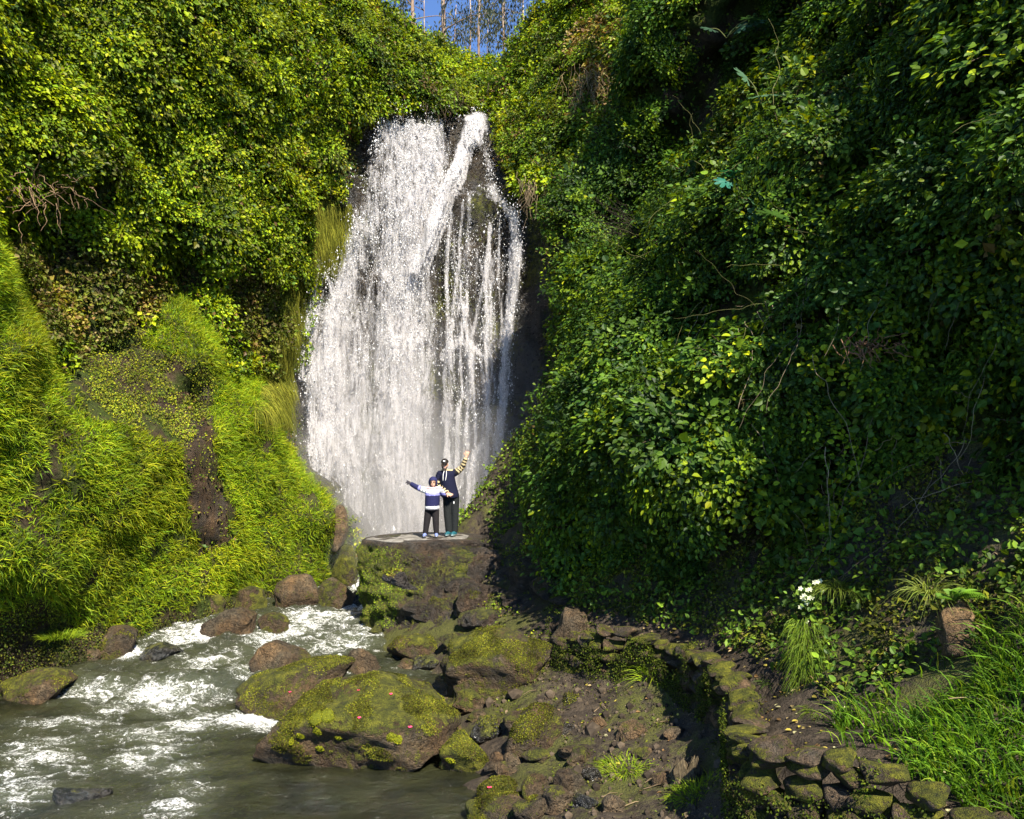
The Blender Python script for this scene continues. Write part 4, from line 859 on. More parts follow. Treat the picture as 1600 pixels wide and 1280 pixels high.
blades(g, p + n * .06, norm(n * .5 + np.array([0, 0, -.6])), r1.uniform(.3, .75, N), r1.uniform(.004, .009, N), c, .6, r1, 3, lean=np.tile([0, -.1, -1.0], (N, 1)))
stuff('hanging_moss', 'curtain of long stringy moss hanging beside the waterfall', 'moss', g, M['moss'])

# ------------------------------------------------------------------ shrubs
def shrub_proto(seed, r, nclump, per, lsize, cols, wts, tpl, squash=.8, droop=-.35, stemcol=(.075, .055, .035)):
    rg = np.random.default_rng(seed); d = rvec(nclump, rg); d[:, 2] = np.abs(d[:, 2]) * .9 - .12; d = norm(d); lob = 1 + .35 * fbm(d * 1.3 + seed, 2, 1.2)
    rad = r * lob * rg.uniform(.55, 1.0, nclump) ** .6; cen = d * rad[:, None] * np.array([1, 1, squash]); g = Geo(); s = Geo()
    for k in range(nclump):
        m = rg.poisson(per) + 3; sp = lsize * rg.uniform(1.2, 2.3); q = rg.normal(size=(m, 3)) * sp * np.array([1, 1, .55]); p = cen[k] + q
        base = pal(1, cols, wts, rg, .18)[0]; c = base * np.exp(rg.normal(size=(m, 1)) * .22)
        young = rg.random(m) < .12; c[young] *= np.array([1.5, 1.3, .9])
        leaves(g, p, norm(UPV * .75 + d[k] * .7 + rvec(m, rg) * .55), norm(q / sp * .8 + d[k] * .5 + np.array([0, 0, droop]) + rvec(m, rg) * .5), lsize * np.exp(rg.normal(size=m) * .25), np.clip(c, .005, .36), tpl)
        if k % 3 == 0:
            mid = cen[k] * .5 + rg.normal(size=3) * .06 * r - np.array([0, 0, .08 * r]); tube(s, curve_pts([np.array([0, 0, -.25 * r]), mid, cen[k]], 6), np.linspace(.016, .004, 6) * (r / .8), 4, stemcol, False)
    return g.mesh('crown', [M['leaf']]), s.mesh('stems', [M['twig']])
def make_protos(n, seed, *a, **k): return [shrub_proto(seed + 13 * i, *a, **k) for i in range(n)]
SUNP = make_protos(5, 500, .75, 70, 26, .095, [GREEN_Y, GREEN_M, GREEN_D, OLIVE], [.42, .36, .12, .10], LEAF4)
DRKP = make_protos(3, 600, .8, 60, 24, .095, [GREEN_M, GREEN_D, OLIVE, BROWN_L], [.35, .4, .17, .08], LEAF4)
SHDP = make_protos(6, 700, .8, 62, 30, .080, [(.055,.105,.008), (.034,.076,.010), (.13,.19,.007), (.020,.046,.009)], [.32, .32, .2, .16], LEAF6)  # leaf colours darkened to add to the hillside's shade
BIGP = make_protos(4, 800, .8, 46, 20, .098, [(.05,.10,.010), (.08,.135,.009), (.028,.064,.010), (.19,.235,.007)], [.34, .25, .26, .15], LEAF8)  # broad leaves, their colours darkened for the shaded slope too
def poisson_px(V, Q, w, n, dmin, rng):
    p, nr = scatter(V, Q, n * 12, w, rng); u, v = proj(p); keep = []
    ku = []; kv = []
    for i in range(len(p)):
        if len(keep) >= n: break
        if not (-140 < u[i] < 1740 and -160 < v[i] < 1300): continue
        if ku and np.min((np.array(ku) - u[i]) ** 2 + (np.array(kv) - v[i]) ** 2) < dmin ** 2: continue
        ku.append(u[i]); kv.append(v[i]); keep.append(i)
    return p[keep], nr[keep], np.array(ku), np.array(kv)
def put_shrubs(p, nr, protos, label_fn, group, smin, smax, rng, off=.0, tiltk=.55, name='shrub'):
    for i in range(len(p)):
        me, st = protos[rng.integers(len(protos))]; sc = rng.uniform(smin, smax); o = empty(name, p[i] + nr[i] * off)
        up = Vector((nr[i] * tiltk + UPV * (1 - tiltk)).tolist()).normalized(); o.rotation_mode = 'QUATERNION'
        from mathutils import Quaternion
        o.rotation_quaternion = up.to_track_quat('Z', 'Y') @ Quaternion((0, 0, 1), rng.uniform(0, 6.28)); o.scale = (sc * rng.uniform(.85, 1.2), sc * rng.uniform(.85, 1.2), sc * rng.uniform(.8, 1.1))
        part('crown', me, o); part('stems', st, o); lb = label_fn(i, sc); tag(o, lb, 'shrub', group)
r2 = np.random.default_rng(202)
fed = polyline_d(FALLPOLY + FALLPOLY[:1], uL, vL)
ps, ns, us_, vs_ = poisson_px(VL, QL, zleaf * (uL < 560) * (vL < 470) * (fed > 34), 150, 40, r2)
def where_l(u, v): return ('at the edge of the falling water' if u > 430 and v > 120 else 'above the ledge of withered creeper' if v > 250 else 'high on the sunlit cliff near the skyline' if v < 90 else 'over the twiggy roots of the sunlit cliff' if u < 170 else 'on the middle of the sunlit cliff')
def where_r(u, v): return ('around the black hollow' if v < 260 and u < 1330 else 'overhanging the dark undercut above the path' if v > 640 else 'by the blue green lobed plant' if u < 1300 and v < 480 else 'among the arching pale stems' if v < 330 else 'on the middle of the slope over the path')
def where_b(u, v): return ('against the waterfall mist' if u < 900 and v > 350 else 'beside the straw brown stalks' if v < 240 else 'near the fan of dead branches' if v < 480 else 'above the rock ledges')
put_shrubs(ps, ns, SUNP, lambda i, s: ('large' if s > .88 else 'small' if s < .68 else 'medium') + ' light green leafy shrub ' + where_l(us_[i], vs_[i]), 'shrubs on the sunlit cliff', .55, 1.05, r2)
skyd = polyline_d(SKYPOLY[2:13], uL, vL)
ps, ns, us_, vs_ = poisson_px(VL, QL, zleaf * (uL >= 545) * (uL < 1000) * (vL < 330) * (skyd > 34) * (fed > 30), 70, 34, r2)
put_shrubs(ps, ns, DRKP + SUNP[:2], lambda i, s: ('large' if s > .9 else 'small') + ' dark green shrub ' + ('on the lip over the waterfall' if us_[i] < 760 else 'beside the gap of sky, near the dry stalks'), 'shrubs above the waterfall', .6, 1.15, r2)
# right-hand, shaded hillside; leaf colours darkened to deepen its shade
cqR = qcentre(VR, QR); uR, vR = proj(cqR)
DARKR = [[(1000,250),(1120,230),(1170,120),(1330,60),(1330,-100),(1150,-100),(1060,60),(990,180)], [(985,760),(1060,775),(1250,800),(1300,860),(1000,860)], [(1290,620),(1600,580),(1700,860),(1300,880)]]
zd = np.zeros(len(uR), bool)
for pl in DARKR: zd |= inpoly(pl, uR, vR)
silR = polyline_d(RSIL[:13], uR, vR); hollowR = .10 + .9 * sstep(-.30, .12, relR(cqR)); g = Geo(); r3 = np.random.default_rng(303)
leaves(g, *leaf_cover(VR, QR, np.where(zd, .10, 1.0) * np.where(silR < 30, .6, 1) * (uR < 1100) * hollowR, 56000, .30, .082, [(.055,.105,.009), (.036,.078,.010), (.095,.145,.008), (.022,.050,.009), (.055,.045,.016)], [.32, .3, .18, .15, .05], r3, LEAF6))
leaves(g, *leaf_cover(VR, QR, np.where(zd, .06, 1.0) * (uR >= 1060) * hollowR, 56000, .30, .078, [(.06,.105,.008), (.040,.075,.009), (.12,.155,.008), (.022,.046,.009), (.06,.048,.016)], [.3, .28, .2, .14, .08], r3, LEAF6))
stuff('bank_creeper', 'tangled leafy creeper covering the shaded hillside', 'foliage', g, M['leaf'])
ps, ns, us_, vs_ = poisson_px(VR, QR, np.where(zd, .02, 1.0) * hollowR ** 2 * (silR > np.where(vR > 560, 62, 46)) * (uR < 1080), 85, 38, r3)
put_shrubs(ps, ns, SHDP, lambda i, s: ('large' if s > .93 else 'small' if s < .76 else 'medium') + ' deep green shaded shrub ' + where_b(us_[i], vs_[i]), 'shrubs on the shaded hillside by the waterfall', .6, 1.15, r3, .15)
ps, ns, us_, vs_ = poisson_px(VR, QR, np.where(zd, .05, 1.0) * hollowR ** 2 * (uR >= 1040), 110, 52, r3)
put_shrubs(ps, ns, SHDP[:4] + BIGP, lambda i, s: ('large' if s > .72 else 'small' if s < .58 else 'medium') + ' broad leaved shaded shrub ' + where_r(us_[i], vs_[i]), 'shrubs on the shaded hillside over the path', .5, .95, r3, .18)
# trailing vines and bare stems on the shaded hillside
def vine(p0, d, L, rad, col, label, group, rng, wob=.25, name='vine'):
    n = 12; t = np.linspace(0, 1, n)[:, None]; w = np.cumsum(rng.normal(size=(n, 3)) * wob * L / n, 0); w -= w[0]; pts = p0 + d * L * t + w * np.array([1, .6, .6]); pts[:, 2] -= 0.25 * L * (t[:, 0] ** 2) * rng.uniform(0, 1)
    g = Geo(); tube(g, curve_pts(pts, 24) - p0, np.linspace(rad, rad * .45, 24), 5, col); o = link(name, g.mesh(name, [M['twig']], True), None, p0); tag(o, label, 'vine', group)
zt = inpoly([(1150,480),(1330,430),(1620,330),(1640,850),(1300,840),(1250,760)], uR, vR)
ps, ns = scatter(VR, QR, 70, zt * 1.0, r3)
for i in range(70): vine(ps[i] + ns[i] * r3.uniform(.45, .85), norm(np.array([r3.normal() * .6, r3.normal() * .25, -.9 + r3.normal() * .5])), r3.uniform(.5, 1.6), r3.uniform(.0025, .0055), np.array([.26,.21,.14]) * r3.uniform(.4, 1.2), 'bare trailing vine on the shaded bank over the path', 'bare vines over the path', r3)
ps, ns = scatter(VR, QR, 40, (inpoly([(1000,300),(1600,0),(1620,420),(1150,600),(1000,720)], uR, vR) & ~zd) * 1.0, r3)
for i in range(40): vine(ps[i] + ns[i] * r3.uniform(.5, .8), norm(np.array([r3.normal(), r3.normal() * .3, r3.normal() * .6 + .1])), r3.uniform(.4, 1.3), r3.uniform(.002, .0045), np.array([.17,.17,.06]) * r3.uniform(.4, 1.1), 'thin pale stem arching out of the shaded shrubs', 'pale stems among the shaded shrubs', r3, .3, 'stem')
def root_bundle(name, label, u, v, Y, n, L, spread, col, seed, dirn=(0, -.1, -1), cat='roots'):
    rg = np.random.default_rng(seed); p0 = P(u, v, Y); g = Geo()
    for k in range(n):
        s = rg.normal(size=3) * spread * np.array([1, .5, .35]); m = rg.uniform(.4, 1) * L; d = norm(np.array(dirn) + rg.normal(size=3) * .28); t = np.linspace(0, 1, 8)[:, None]; w = np.cumsum(rg.normal(size=(8, 3)) * .05, 0); pts = s + d * m * t + w * L * .6; tube(g, pts, np.linspace(.0075, .0025, 8), 4, np.array(col) * rg.uniform(.5, 1.3), False)
    tag(link(name, g.mesh(name, [M['twig']], True), None, p0), label, cat)
root_bundle('hanging_roots', 'tangle of pale hanging roots beside the falling water', 835, 285, 23.3, 40, 1.3, .25, (.25,.19,.12), 1)
root_bundle('hanging_roots', 'brown twiggy roots hanging under the overhanging shrubs of the sunlit cliff', 75, 295, 13.6, 46, .8, .35, (.19,.13,.075), 2, (.3, -.3, -.35))
root_bundle('hanging_roots', 'fringe of roots hanging under the turf over the lip of the waterfall', 690, 160, 25.0, 60, .55, .75, (.10,.07,.045), 3)
root_bundle('dry_stalks', 'straw brown dry stalks hanging down the cliff beside the gap', 940, 120, 22.9, 90, 1.7, .55, (.24,.17,.09), 4)
root_bundle('dead_branch', 'fan of dark bare branches in the shaded hillside', 1000, 365, 17.4, 34, 1.7, .10, (.030,.024,.018), 5, (-.9, -.3, .25), 'branch')
root_bundle('twig_tangle', 'ball of reddish dry twigs caught in the shaded shrubs', 1350, 540, 8.9, 46, .35, .14, (.20,.11,.06), 6, (0, -.4, -.2), 'twigs')
root_bundle('twig_tangle', 'knot of yellowish runner stems below the dark hollow', 1105, 345, 13.4, 30, .6, .15, (.24,.25,.10), 7, (.2, -.4, -.4), 'twigs')
# large lobed leaves
def lobed_leaf(g, base, along, nrm, R, col, lobes=7):
    y = norm(np.array(along)); z = norm(np.array(nrm) - (np.array(nrm) @ y) * y); x = np.cross(y, z); V = [np.zeros(3)]; a0 = -2.3; n = lobes * 6 + 1
    for k in range(n):
        a = a0 + (-2 * a0) * k / (n - 1); ph = (k % 6) / 6; r = R * (.5 + .5 * abs(math.cos(math.pi * ph)) ** .8) * (1 - .22 * abs(a) / 2.3); V.append(np.array([math.sin(a) * r, math.cos(a) * r, -.18 * r * r / R + (.04 * R if k % 6 == 0 else 0)]))
    V = np.array(V); Wd = np.array(base) + V[:, :1] * x + V[:, 1:2] * y + V[:, 2:] * z
    T = np.array([[0, k, k + 1] for k in range(1, n)]); g.add(Wd, None, T, np.array(col))
def big_leaf_plant(label, u, v, Y, nleaf, R, col, seed):
    rg = np.random.default_rng(seed); p0 = P(u, v, Y); o = empty('large_leaved_plant', p0); s = Geo()
    for k in range(nleaf):
        a = rg.uniform(0, 6.28); d = norm(np.array([math.cos(a), math.sin(a) * .5 - .5, rg.uniform(-.1, .7)])); L = rg.uniform(.25, .6); tip = d * L; tube(s, curve_pts([np.zeros(3), d * L * .5 + np.array([0, 0, .08]), tip], 7), np.linspace(.012, .006, 7), 5, (.10,.12,.04))
        g = Geo(); lobed_leaf(g, tip, d + np.array([0, 0, -.35]), np.array([0, -.6, .8]) + rg.normal(size=3) * .25, R * rg.uniform(.75, 1.15), np.array(col) * rg.uniform(.8, 1.25)); part('leaf', g.mesh('leaf', [M['leaf']]), o)
    part('stems', s.mesh('stems', [M['twig']], True), o); tag(o, label, 'plant')
big_leaf_plant('plant with large blue green lobed leaves under the arching stem', 1170, 290, 12.0, 5, .24, (.020,.105,.070), 1)
big_leaf_plant('drooping plant with large pale lobed leaves in the shaded hillside', 1215, 375, 11.0, 6, .26, (.050,.115,.050), 2)
big_leaf_plant('single plant with broad grey green leaves at the dark hollow', 1190, 165, 12.3, 3, .32, (.055,.115,.060), 3)
big_leaf_plant('small plant with lobed dark leaves against the black hollow', 1135, 60, 16.0, 4, .24, (.035,.085,.045), 4)

# ------------------------------------------------------------------ bank plants on the right
cqG = qcentre(VG, QG); uG, vG = proj(cqG); dG = seg_dist(_wp, cqG[:, 0], cqG[:, 1]); inview = (cqG[:, 1] > 3.4)
pathq = (dG > .12) & (np.abs(cqG[:, 2] - 1.42) < .16) & (cqG[:, 0] > 1.5) & (cqG[:, 1] > 3)
bank = (cqG[:, 2] > 1.55) & (cqG[:, 0] > .3) & ~pathq; low = (cqG[:, 2] > .3) & (cqG[:, 2] < 1.3) & (dG < -.2) & (cqG[:, 0] > -.6)
mound = (cqG[:, 1] > 18.4) & (cqG[:, 0] > -1.3) & (cqG[:, 2] > 2.0)
PLATCUT = (cqG[:, 0] < -.5) & (cqG[:, 1] < 19.6)
r4 = np.random.default_rng(404); visb = inview & (cqG[:, 2] < 4.4) & (cqG[:, 0] < 6.2) & (uG < 2300)
zgr = inpoly([(1305,1150),(1330,1110),(1420,1075),(1490,1020),(1560,975),(1640,940),(2300,900),(2300,1500),(1560,1320),(1480,1240),(1310,1185)], uG, vG) & (dG > .2) & inview
g = Geo(); N = 3600; p, n = scatter(VG, QG, N, zgr * sstep(-.35, .25, fbm(cqG + 5, 3, 1.1)), r4); c = pal(N, [(.085,.175,.012), (.12,.21,.012), (.055,.12,.014), (.15,.20,.02)], [.4, .28, .24, .08], r4, .3)
blades(g, p, norm(n * .35 + UPV), r4.uniform(.18, .50, N), r4.uniform(.006, .013, N), c, .6, r4, 4, lean=norm(np.array([-.6, -.5, 0]) + rvec(N, r4) * .8))
stuff('path_grass', 'long bright grass spilling over the path from the shaded bank', 'grass', g, M['grass'])
def carpet(name, label, w, N, size, cols, wts, off, cat='foliage', mat='leaf', tpl=LEAF4, clump=1.6, thr=-.1):
    g = Geo(); p, n = scatter(VG, QG, N, w * 1.0, r4); kp = fbm(p + 70, 3, clump) > thr + r4.normal(size=N) * .08; p, n = p[kp], n[kp]; m = len(p)
    c = pal(m, cols, wts, r4, .3) * (1 + .5 * fbm(p, 2, 1.1))[:, None]; leaves(g, p + n * (r4.random(m) ** 2 * off)[:, None], norm(n * .8 + UPV * .4 + rvec(m, r4) * .6), norm(rvec(m, r4) + n * .3 + np.array([0, 0, -.25])), size * np.exp(r4.normal(size=m) * .3), np.clip(c, .006, .3), tpl); stuff(name, label, cat, g, M[mat])
carpet('mound_grass', 'soft green ground plants covering the mound behind the two people', mound & ~PLATCUT, 26000, .085, [(.10,.16,.010), (.14,.19,.012), (.06,.105,.01)], [.5, .3, .2], .2, thr=-.6)  # leaf colours lightened to make up for missing sun on the mound
carpet('bank_moss', 'olive moss and small creepers on the lower bank beneath the shaded hillside', bank & ~zgr & ~mound & visb, 60000, .045, [(.060,.080,.010), (.095,.10,.010), (.040,.045,.012), (.15,.16,.012), (.07,.05,.025)], [.3, .25, .2, .12, .13], .10, 'moss', 'moss', thr=-.05)
ledge = (cqG[:, 0] > -.9) & (cqG[:, 0] < 2.2) & (cqG[:, 1] > 13.6) & (cqG[:, 1] < 18.6) & (cqG[:, 2] > .95)
carpet('ledge_moss', 'bright moss patches and tiny plants on the rocky slope beside the platform', ledge, 16000, .04, [(.10,.14,.010), (.16,.19,.010), (.06,.075,.01), (.08,.055,.02)], [.35, .2, .3, .15], .08, 'moss', 'moss', clump=1.3, thr=.06)
carpet('bank_herbs', 'small leafy herbs growing on the lower shaded bank', bank & ~zgr & ~mound & visb, 17000, .07, [(.065,.12,.012), (.10,.16,.012), (.04,.075,.012)], [.4, .3, .3], .28, tpl=LEAF6, clump=.9, thr=.0)
carpet('terrace_weeds', 'tiny weeds and moss flecks on the dirt terrace', low & inview, 9000, .032, [(.07,.09,.010), (.11,.12,.010), (.05,.04,.02), (.12,.085,.05)], [.35, .2, .25, .2], .05, 'weeds', thr=.0)
g = Geo(); N = 420; p, n = scatter(VG, QG, N, pathq * 1.0 * (cqG[:, 1] < 13.5) + low * .12, r4); leaves(g, p + np.array([0, 0, .012]), norm(n + rvec(N, r4) * .35), norm(rvec(N, r4) * np.array([1, 1, .1])), r4.uniform(.035, .07, N), pal(N, [(.42,.34,.06), (.34,.26,.12), (.20,.12,.05), (.45,.42,.22)], [.35, .3, .2, .15], r4, .2), LEAF6)
stuff('fallen_leaves', 'yellow fallen leaves scattered on the dark dirt path', 'leaves', g, M['leaf'])
def tussock(label, u, v, z, R, n, L, cols, seed, name='grass_tussock', wd=.006, Y=None, lean=(0, 0, 0), bend=.8, stretch=(0, 0, 0)):
    rg = np.random.default_rng(seed); b0 = P(u, v, Y) if Y else at_z(u, v, z); g = Geo(); a = rg.uniform(0, 6.28, n); r = R * np.sqrt(rg.random(n)); p = np.stack([np.cos(a) * r, np.sin(a) * r, -.04 + 0 * a], -1); q_ = p * np.array([1, 1, 0]); p = p + rg.random((n, 1)) * np.array(stretch)
    if not Y: p[:, 2] += ground_z(p[:, 0] + b0[0], p[:, 1] + b0[1]) - b0[2] if z > .3 else 0
    blades(g, p, norm(UPV + q_ / R * .6 + np.array(lean)), rg.uniform(.5, 1, n) * L, rg.uniform(.6, 1.2, n) * wd, pal(n, cols, [1] * len(cols), rg, .2), bend, rg, 4, lean=norm(q_ + rvec(n, rg) * R * .5 + np.array(lean) * R)); tag(link(name, g.mesh(name, [M['grass']]), None, b0), label, 'grass')
YG = [(.19,.28,.012), (.14,.23,.012), (.25,.30,.016)]
tussock('bright yellow green grass tussock on the stony ground beside the pool boulders', 978, 1212, .42, .26, 520, .24, YG, 1)
tussock('tall thin grass clump at the foot of the pale wooden post', 1014, 1098, .66, .13, 150, .42, YG, 2)
tussock('grass clump at the foot of the weathered stump', 1092, 1262, .52, .26, 420, .24, YG, 3)
tussock('pale grass sprouting above the red block of rock', 1452, 920, 0, .12, 90, .40, [(.15,.20,.03), (.20,.24,.05)], 4, Y=8.0, lean=(-.2, -.6, -.2))
tussock('fine grass curtain hanging on the bank beside the path', 1262, 1060, 0, .18, 700, .26, [(.08,.13,.012), (.11,.16,.012)], 5, Y=9.0, lean=(-.3, -.8, -1.2), wd=.004, stretch=(.12, .35, .62))
tussock('fine grass lower on the bank beside the path', 1290, 1105, 0, .2, 260, .22, [(.08,.13,.012), (.12,.17,.012)], 6, Y=8.4, lean=(-.3, -.6, -.5), wd=.004)
tussock('grass tuft growing on the brown boulder by the stream', 96, 992, 0, .35, 320, .25, [(.13,.21,.010), (.19,.25,.01)], 7, Y=14.4)
tussock('small grass tuft at the edge of the path by the wet rock face', 1206, 1066, 0, .10, 160, .22, [(.06,.11,.02), (.09,.14,.02)], 8, Y=9.6)
tussock('wispy grass on the mossy bank above the wall', 1010, 950, 0, .25, 260, .25, [(.12,.16,.012), (.16,.19,.015)], 9, Y=12.9)
tussock('wispy pale grass above the white flowers', 1310, 915, 0, .2, 160, .35, [(.12,.16,.02), (.10,.14,.02)], 10, Y=9.6, lean=(-.2, -.6, -.4))
# fern
def fern(label, u, v, Y, n, L, seed):
    rg = np.random.default_rng(seed); b0 = P(u, v, Y); o = empty('fern', b0)
    for k in range(n):
        a = -1.3 + 2.6 * k / (n - 1) + rg.normal() * .1; d = norm(np.array([math.sin(a), -.6, .5 + .3 * math.cos(a)])); t = np.linspace(0, 1, 16)[:, None]; pts = d * L * t + np.array([0, -.1, -.35]) * L * t ** 2; g = Geo(); tube(g, pts, np.linspace(.004, .0015, 16), 4, (.10,.16,.02))
        for s in (-1, 1):
            tg = norm(np.gradient(pts, axis=0)); sd = norm(np.cross(tg, [0, -.4, 1])) * s; ln = L * .24 * np.sin(np.linspace(.35, 3.0, 16)); leaves(g, pts, np.tile([0, -.5, .9], (16, 1)), norm(sd + tg * .35), np.maximum(ln, .01), np.tile([.11,.22,.015], (16, 1)), (LEAF4[0] * np.array([.45, 1, 1]), LEAF4[1], 3))
        part('frond', g.mesh('frond', [M['leaf']]), o)
    tag(o, label, 'fern')
fern('small bright fern growing over the reddish block of rock', 1488, 938, 7.7, 7, .32, 3)
# white flowering plant
def flower_plant(label, u, v, Y, seed):
    rg = np.random.default_rng(seed); b0 = P(u, v, Y); o = empty('flowering_plant', b0); g = Geo(); n = 46; c = rg.normal(size=(n, 3)) * .08; leaves(g, c, norm(np.array([0, -.8, .5]) + rvec(n, rg) * .4), rvec(n, rg), np.full(n, .06), pal(n, [(.05,.10,.015), (.09,.15,.02)], [1, 1], rg), LEAF6); part('foliage', g.mesh('foliage', [M['leaf']]), o)
    for k in range(15):
        f = Geo(); q = rg.normal(size=3) * np.array([.10, .05, .12]) + np.array([0, -.08, .04])
        for j in range(5): a = j * 1.257; leaves(f, q[None], np.array([[math.cos(a) * .3, -1, .3]]), np.array([[math.cos(a), -.35, math.sin(a)]]), np.array([.034]), np.array([[.62,.64,.45]]), LEAF6)
        part('flower', f.mesh('flower', [M['leaf']]), o)
    tag(o, label, 'plant')
flower_plant('plant with clustered creamy white flowers at the dark hollow by the path', 1260, 930, 9.7, 4)
# petals
b = NB('pink_petal'); M['petal'] = b.done(b.bsdf((.75, .06, .14), .5, .3))
dg = bpy.context.evaluated_depsgraph_get()
def on_surface(u, v):
    p = at_z(u, v, 0.0); d = Vector((p - CAM).tolist()).normalized(); hit, loc, nr, fi, ob, mt = SC.ray_cast(dg, Vector(CAM.tolist()), d); return (np.array(loc), np.array(nr)) if hit else (p, UPV)
dg.update()
for k, (u, v, s, lab) in enumerate([(561, 1122, .03, 'pink petal on the slope of the huge mossy boulder, beside its yellow cushions'), (640, 1137, .035, 'pink petal low on the face of the huge mossy boulder'), (610, 1085, .028, 'red petal near the top of the huge mossy boulder'), (560, 1080, .025, 'reddish petal high on the huge mossy boulder toward the slab'), (764, 1232, .035, 'vivid pink petal lying on the petal boulder by the pool'), (453, 1082, .028, 'pink petal lying on the long mossy slab')]):
    p, n = on_surface(u, v); g = Geo(); V = LEAF8[0] * np.array([1.1, 1, 1.6]); leaves(g, np.zeros((1, 3)), norm(n[None] + .2), norm(np.array([[.8, -.2, .3]])), np.array([s]), np.ones((1, 3)), (V, LEAF8[1], 4)); leaves(g, np.zeros((1, 3)), norm(n[None] + np.array([.4, 0, 0])), norm(np.array([[-.4, -.5, .4]])), np.array([s * .8]), np.ones((1, 3)), (V, LEAF8[1], 4)); tag(link('petal', g.mesh('petal', [M['petal']]), None, p + n * .012), lab, 'petal')
# cushions of yellow moss on the huge boulder
for k, (u, v, s) in enumerate([(494, 1122, .10), (511, 1120, .09), (495, 1142, .06), (612, 1152, .06), (622, 1156, .05), (470, 1150, .05), (455, 1158, .045), (500, 1170, .05), (529, 1153, .04), (703, 1188, .06)]):
    p, n = on_surface(u, v); V, Fc = ICO[3]; V = V * (1 + fbm(V * 1.5 + k * 5, 3, 2) * .55)[:, None] * s * .95; V = V - n * ((V @ n) * .62)[:, None]; rg = np.random.default_rng(k); g = Geo(); g.add(V, None, Fc, (.10, .11, .010)); m = 900; i = rg.integers(0, len(V), m); leaves(g, V[i], norm(V[i] + rvec(m, rg) * s), norm(V[i] + rvec(m, rg) * s * 1.4), rg.uniform(.009, .017, m), pal(m, [(.20,.215,.010), (.14,.155,.01), (.26,.25,.014)], [1, 1, 1], rg, .25)); tag(link('moss_cushion', g.mesh('moss_cushion', [M['moss']], True), None, p), 'yellow green moss cushion on the boulders at the calm pool', 'moss', 'moss cushions on the pool boulders')

# ------------------------------------------------------------------ tall slender trees on the plateau
def bark():
    b = NB('eucalyptus_bark'); p = b.geo(); n = b.noise(b.mapv(p, (1, 1, .2)), 6, 4, .65); c = b.ramp(n, [(.3, (.09,.055,.035)), (.5, (.22,.15,.10)), (.7, (.42,.33,.25))]); return b.done(b.bsdf(c, .8, .2, b.bump(n, .6, .03)))
M['bark'] = bark()
def tall_tree(label, u, Y, r0, H, seed, dens=1.0, lowest=.12, lc=((.030,.040,.022), (.050,.055,.030), (.075,.075,.04)), tilt=0.0):
    rg = np.random.default_rng(seed); x = (u - 800) / F * Y; z0 = 16.2; o = empty('eucalyptus_tree', (x, Y, z0)); s = Geo(); n = 14; t = np.linspace(0, 1, n); pts = np.stack([tilt * H * t + np.cumsum(rg.normal(size=n)) * .05, np.cumsum(rg.normal(size=n)) * .05, t * H], -1); tube(s, pts, r0 * (1 - .75 * t), 9, (1, 1, 1)); part('trunk', s.mesh('trunk', [M['bark']], True), o)
    g = Geo(); br = Geo(); nb = int(22 * H / 18)
    for k in range(nb):
        f = lowest + (1 - lowest) * (k + rg.random()) / nb; q = np.array([np.interp(f, t, pts[:, j]) for j in range(3)]); a = rg.uniform(0, 6.28); L = rg.uniform(1.0, 2.6) * (1.15 - .5 * f); d = norm(np.array([math.cos(a), math.sin(a), rg.uniform(.25, 1.0)])); c = curve_pts([q, q + d * L * .55, q + d * L + np.array([0, 0, -.15 * L])], 7); br = Geo(); tube(br, c, np.linspace(r0 * .28, .008, 7), 5, (.16,.12,.09), False); part('branch', br.mesh('branch', [M['twig']], True), o)
        for j in range(int(rg.integers(2, 5) * dens * .95)):
            e = c[rg.integers(3, 7)] + rg.normal(size=3) * .3; m = 34; pp = e + rg.normal(size=(m, 3)) * np.array([.26, .26, .34]); leaves(g, pp, rvec(m, rg), norm(np.array([0, 0, -1.0]) + rvec(m, rg) * .6), rg.uniform(.13, .26, m), pal(m, lc, [1] * len(lc), rg, .25), (LEAF4[0] * np.array([.55, 1, 1]), LEAF4[1], 3))
    part('crown', g.mesh('crown', [M['leaf']]), o); tag(o, label, 'tree', 'tall trees on the plateau above the waterfall')
for k, a in enumerate([('thick brown trunked eucalyptus with spreading boughs above the waterfall', 687, 34, .14, 17, 1, 1.0, .1), ('slender pale trunked eucalyptus standing in the gap above the waterfall', 747, 37, .085, 18, 2, .8, .12), ('thin straight eucalyptus on the dip of the skyline', 792, 39, .07, 17, 3, .9, .12), ('pale leaning eucalyptus at the shrubby skyline', 640, 32, .10, 16, 4, .9, .15), ('bushy dark eucalyptus behind the slender pale one', 733, 46, .10, 18, 5, 1.7, .04), ('bushy dark eucalyptus behind the thin straight one', 780, 44, .10, 18, 6, 1.9, .04), ('feathery eucalyptus beside the shaded skyline', 820, 41, .09, 18, 7, 1.3, .06), ('far feathery eucalyptus between two thicker trunks', 712, 55, .10, 20, 8, 1.2, .05), ('distant thin eucalyptus showing through the gap', 762, 60, .09, 22, 9, 1.0, .05), ('distant grey eucalyptus behind the leaning one', 662, 52, .10, 20, 10, 1.4, .05)]): tall_tree(*a)

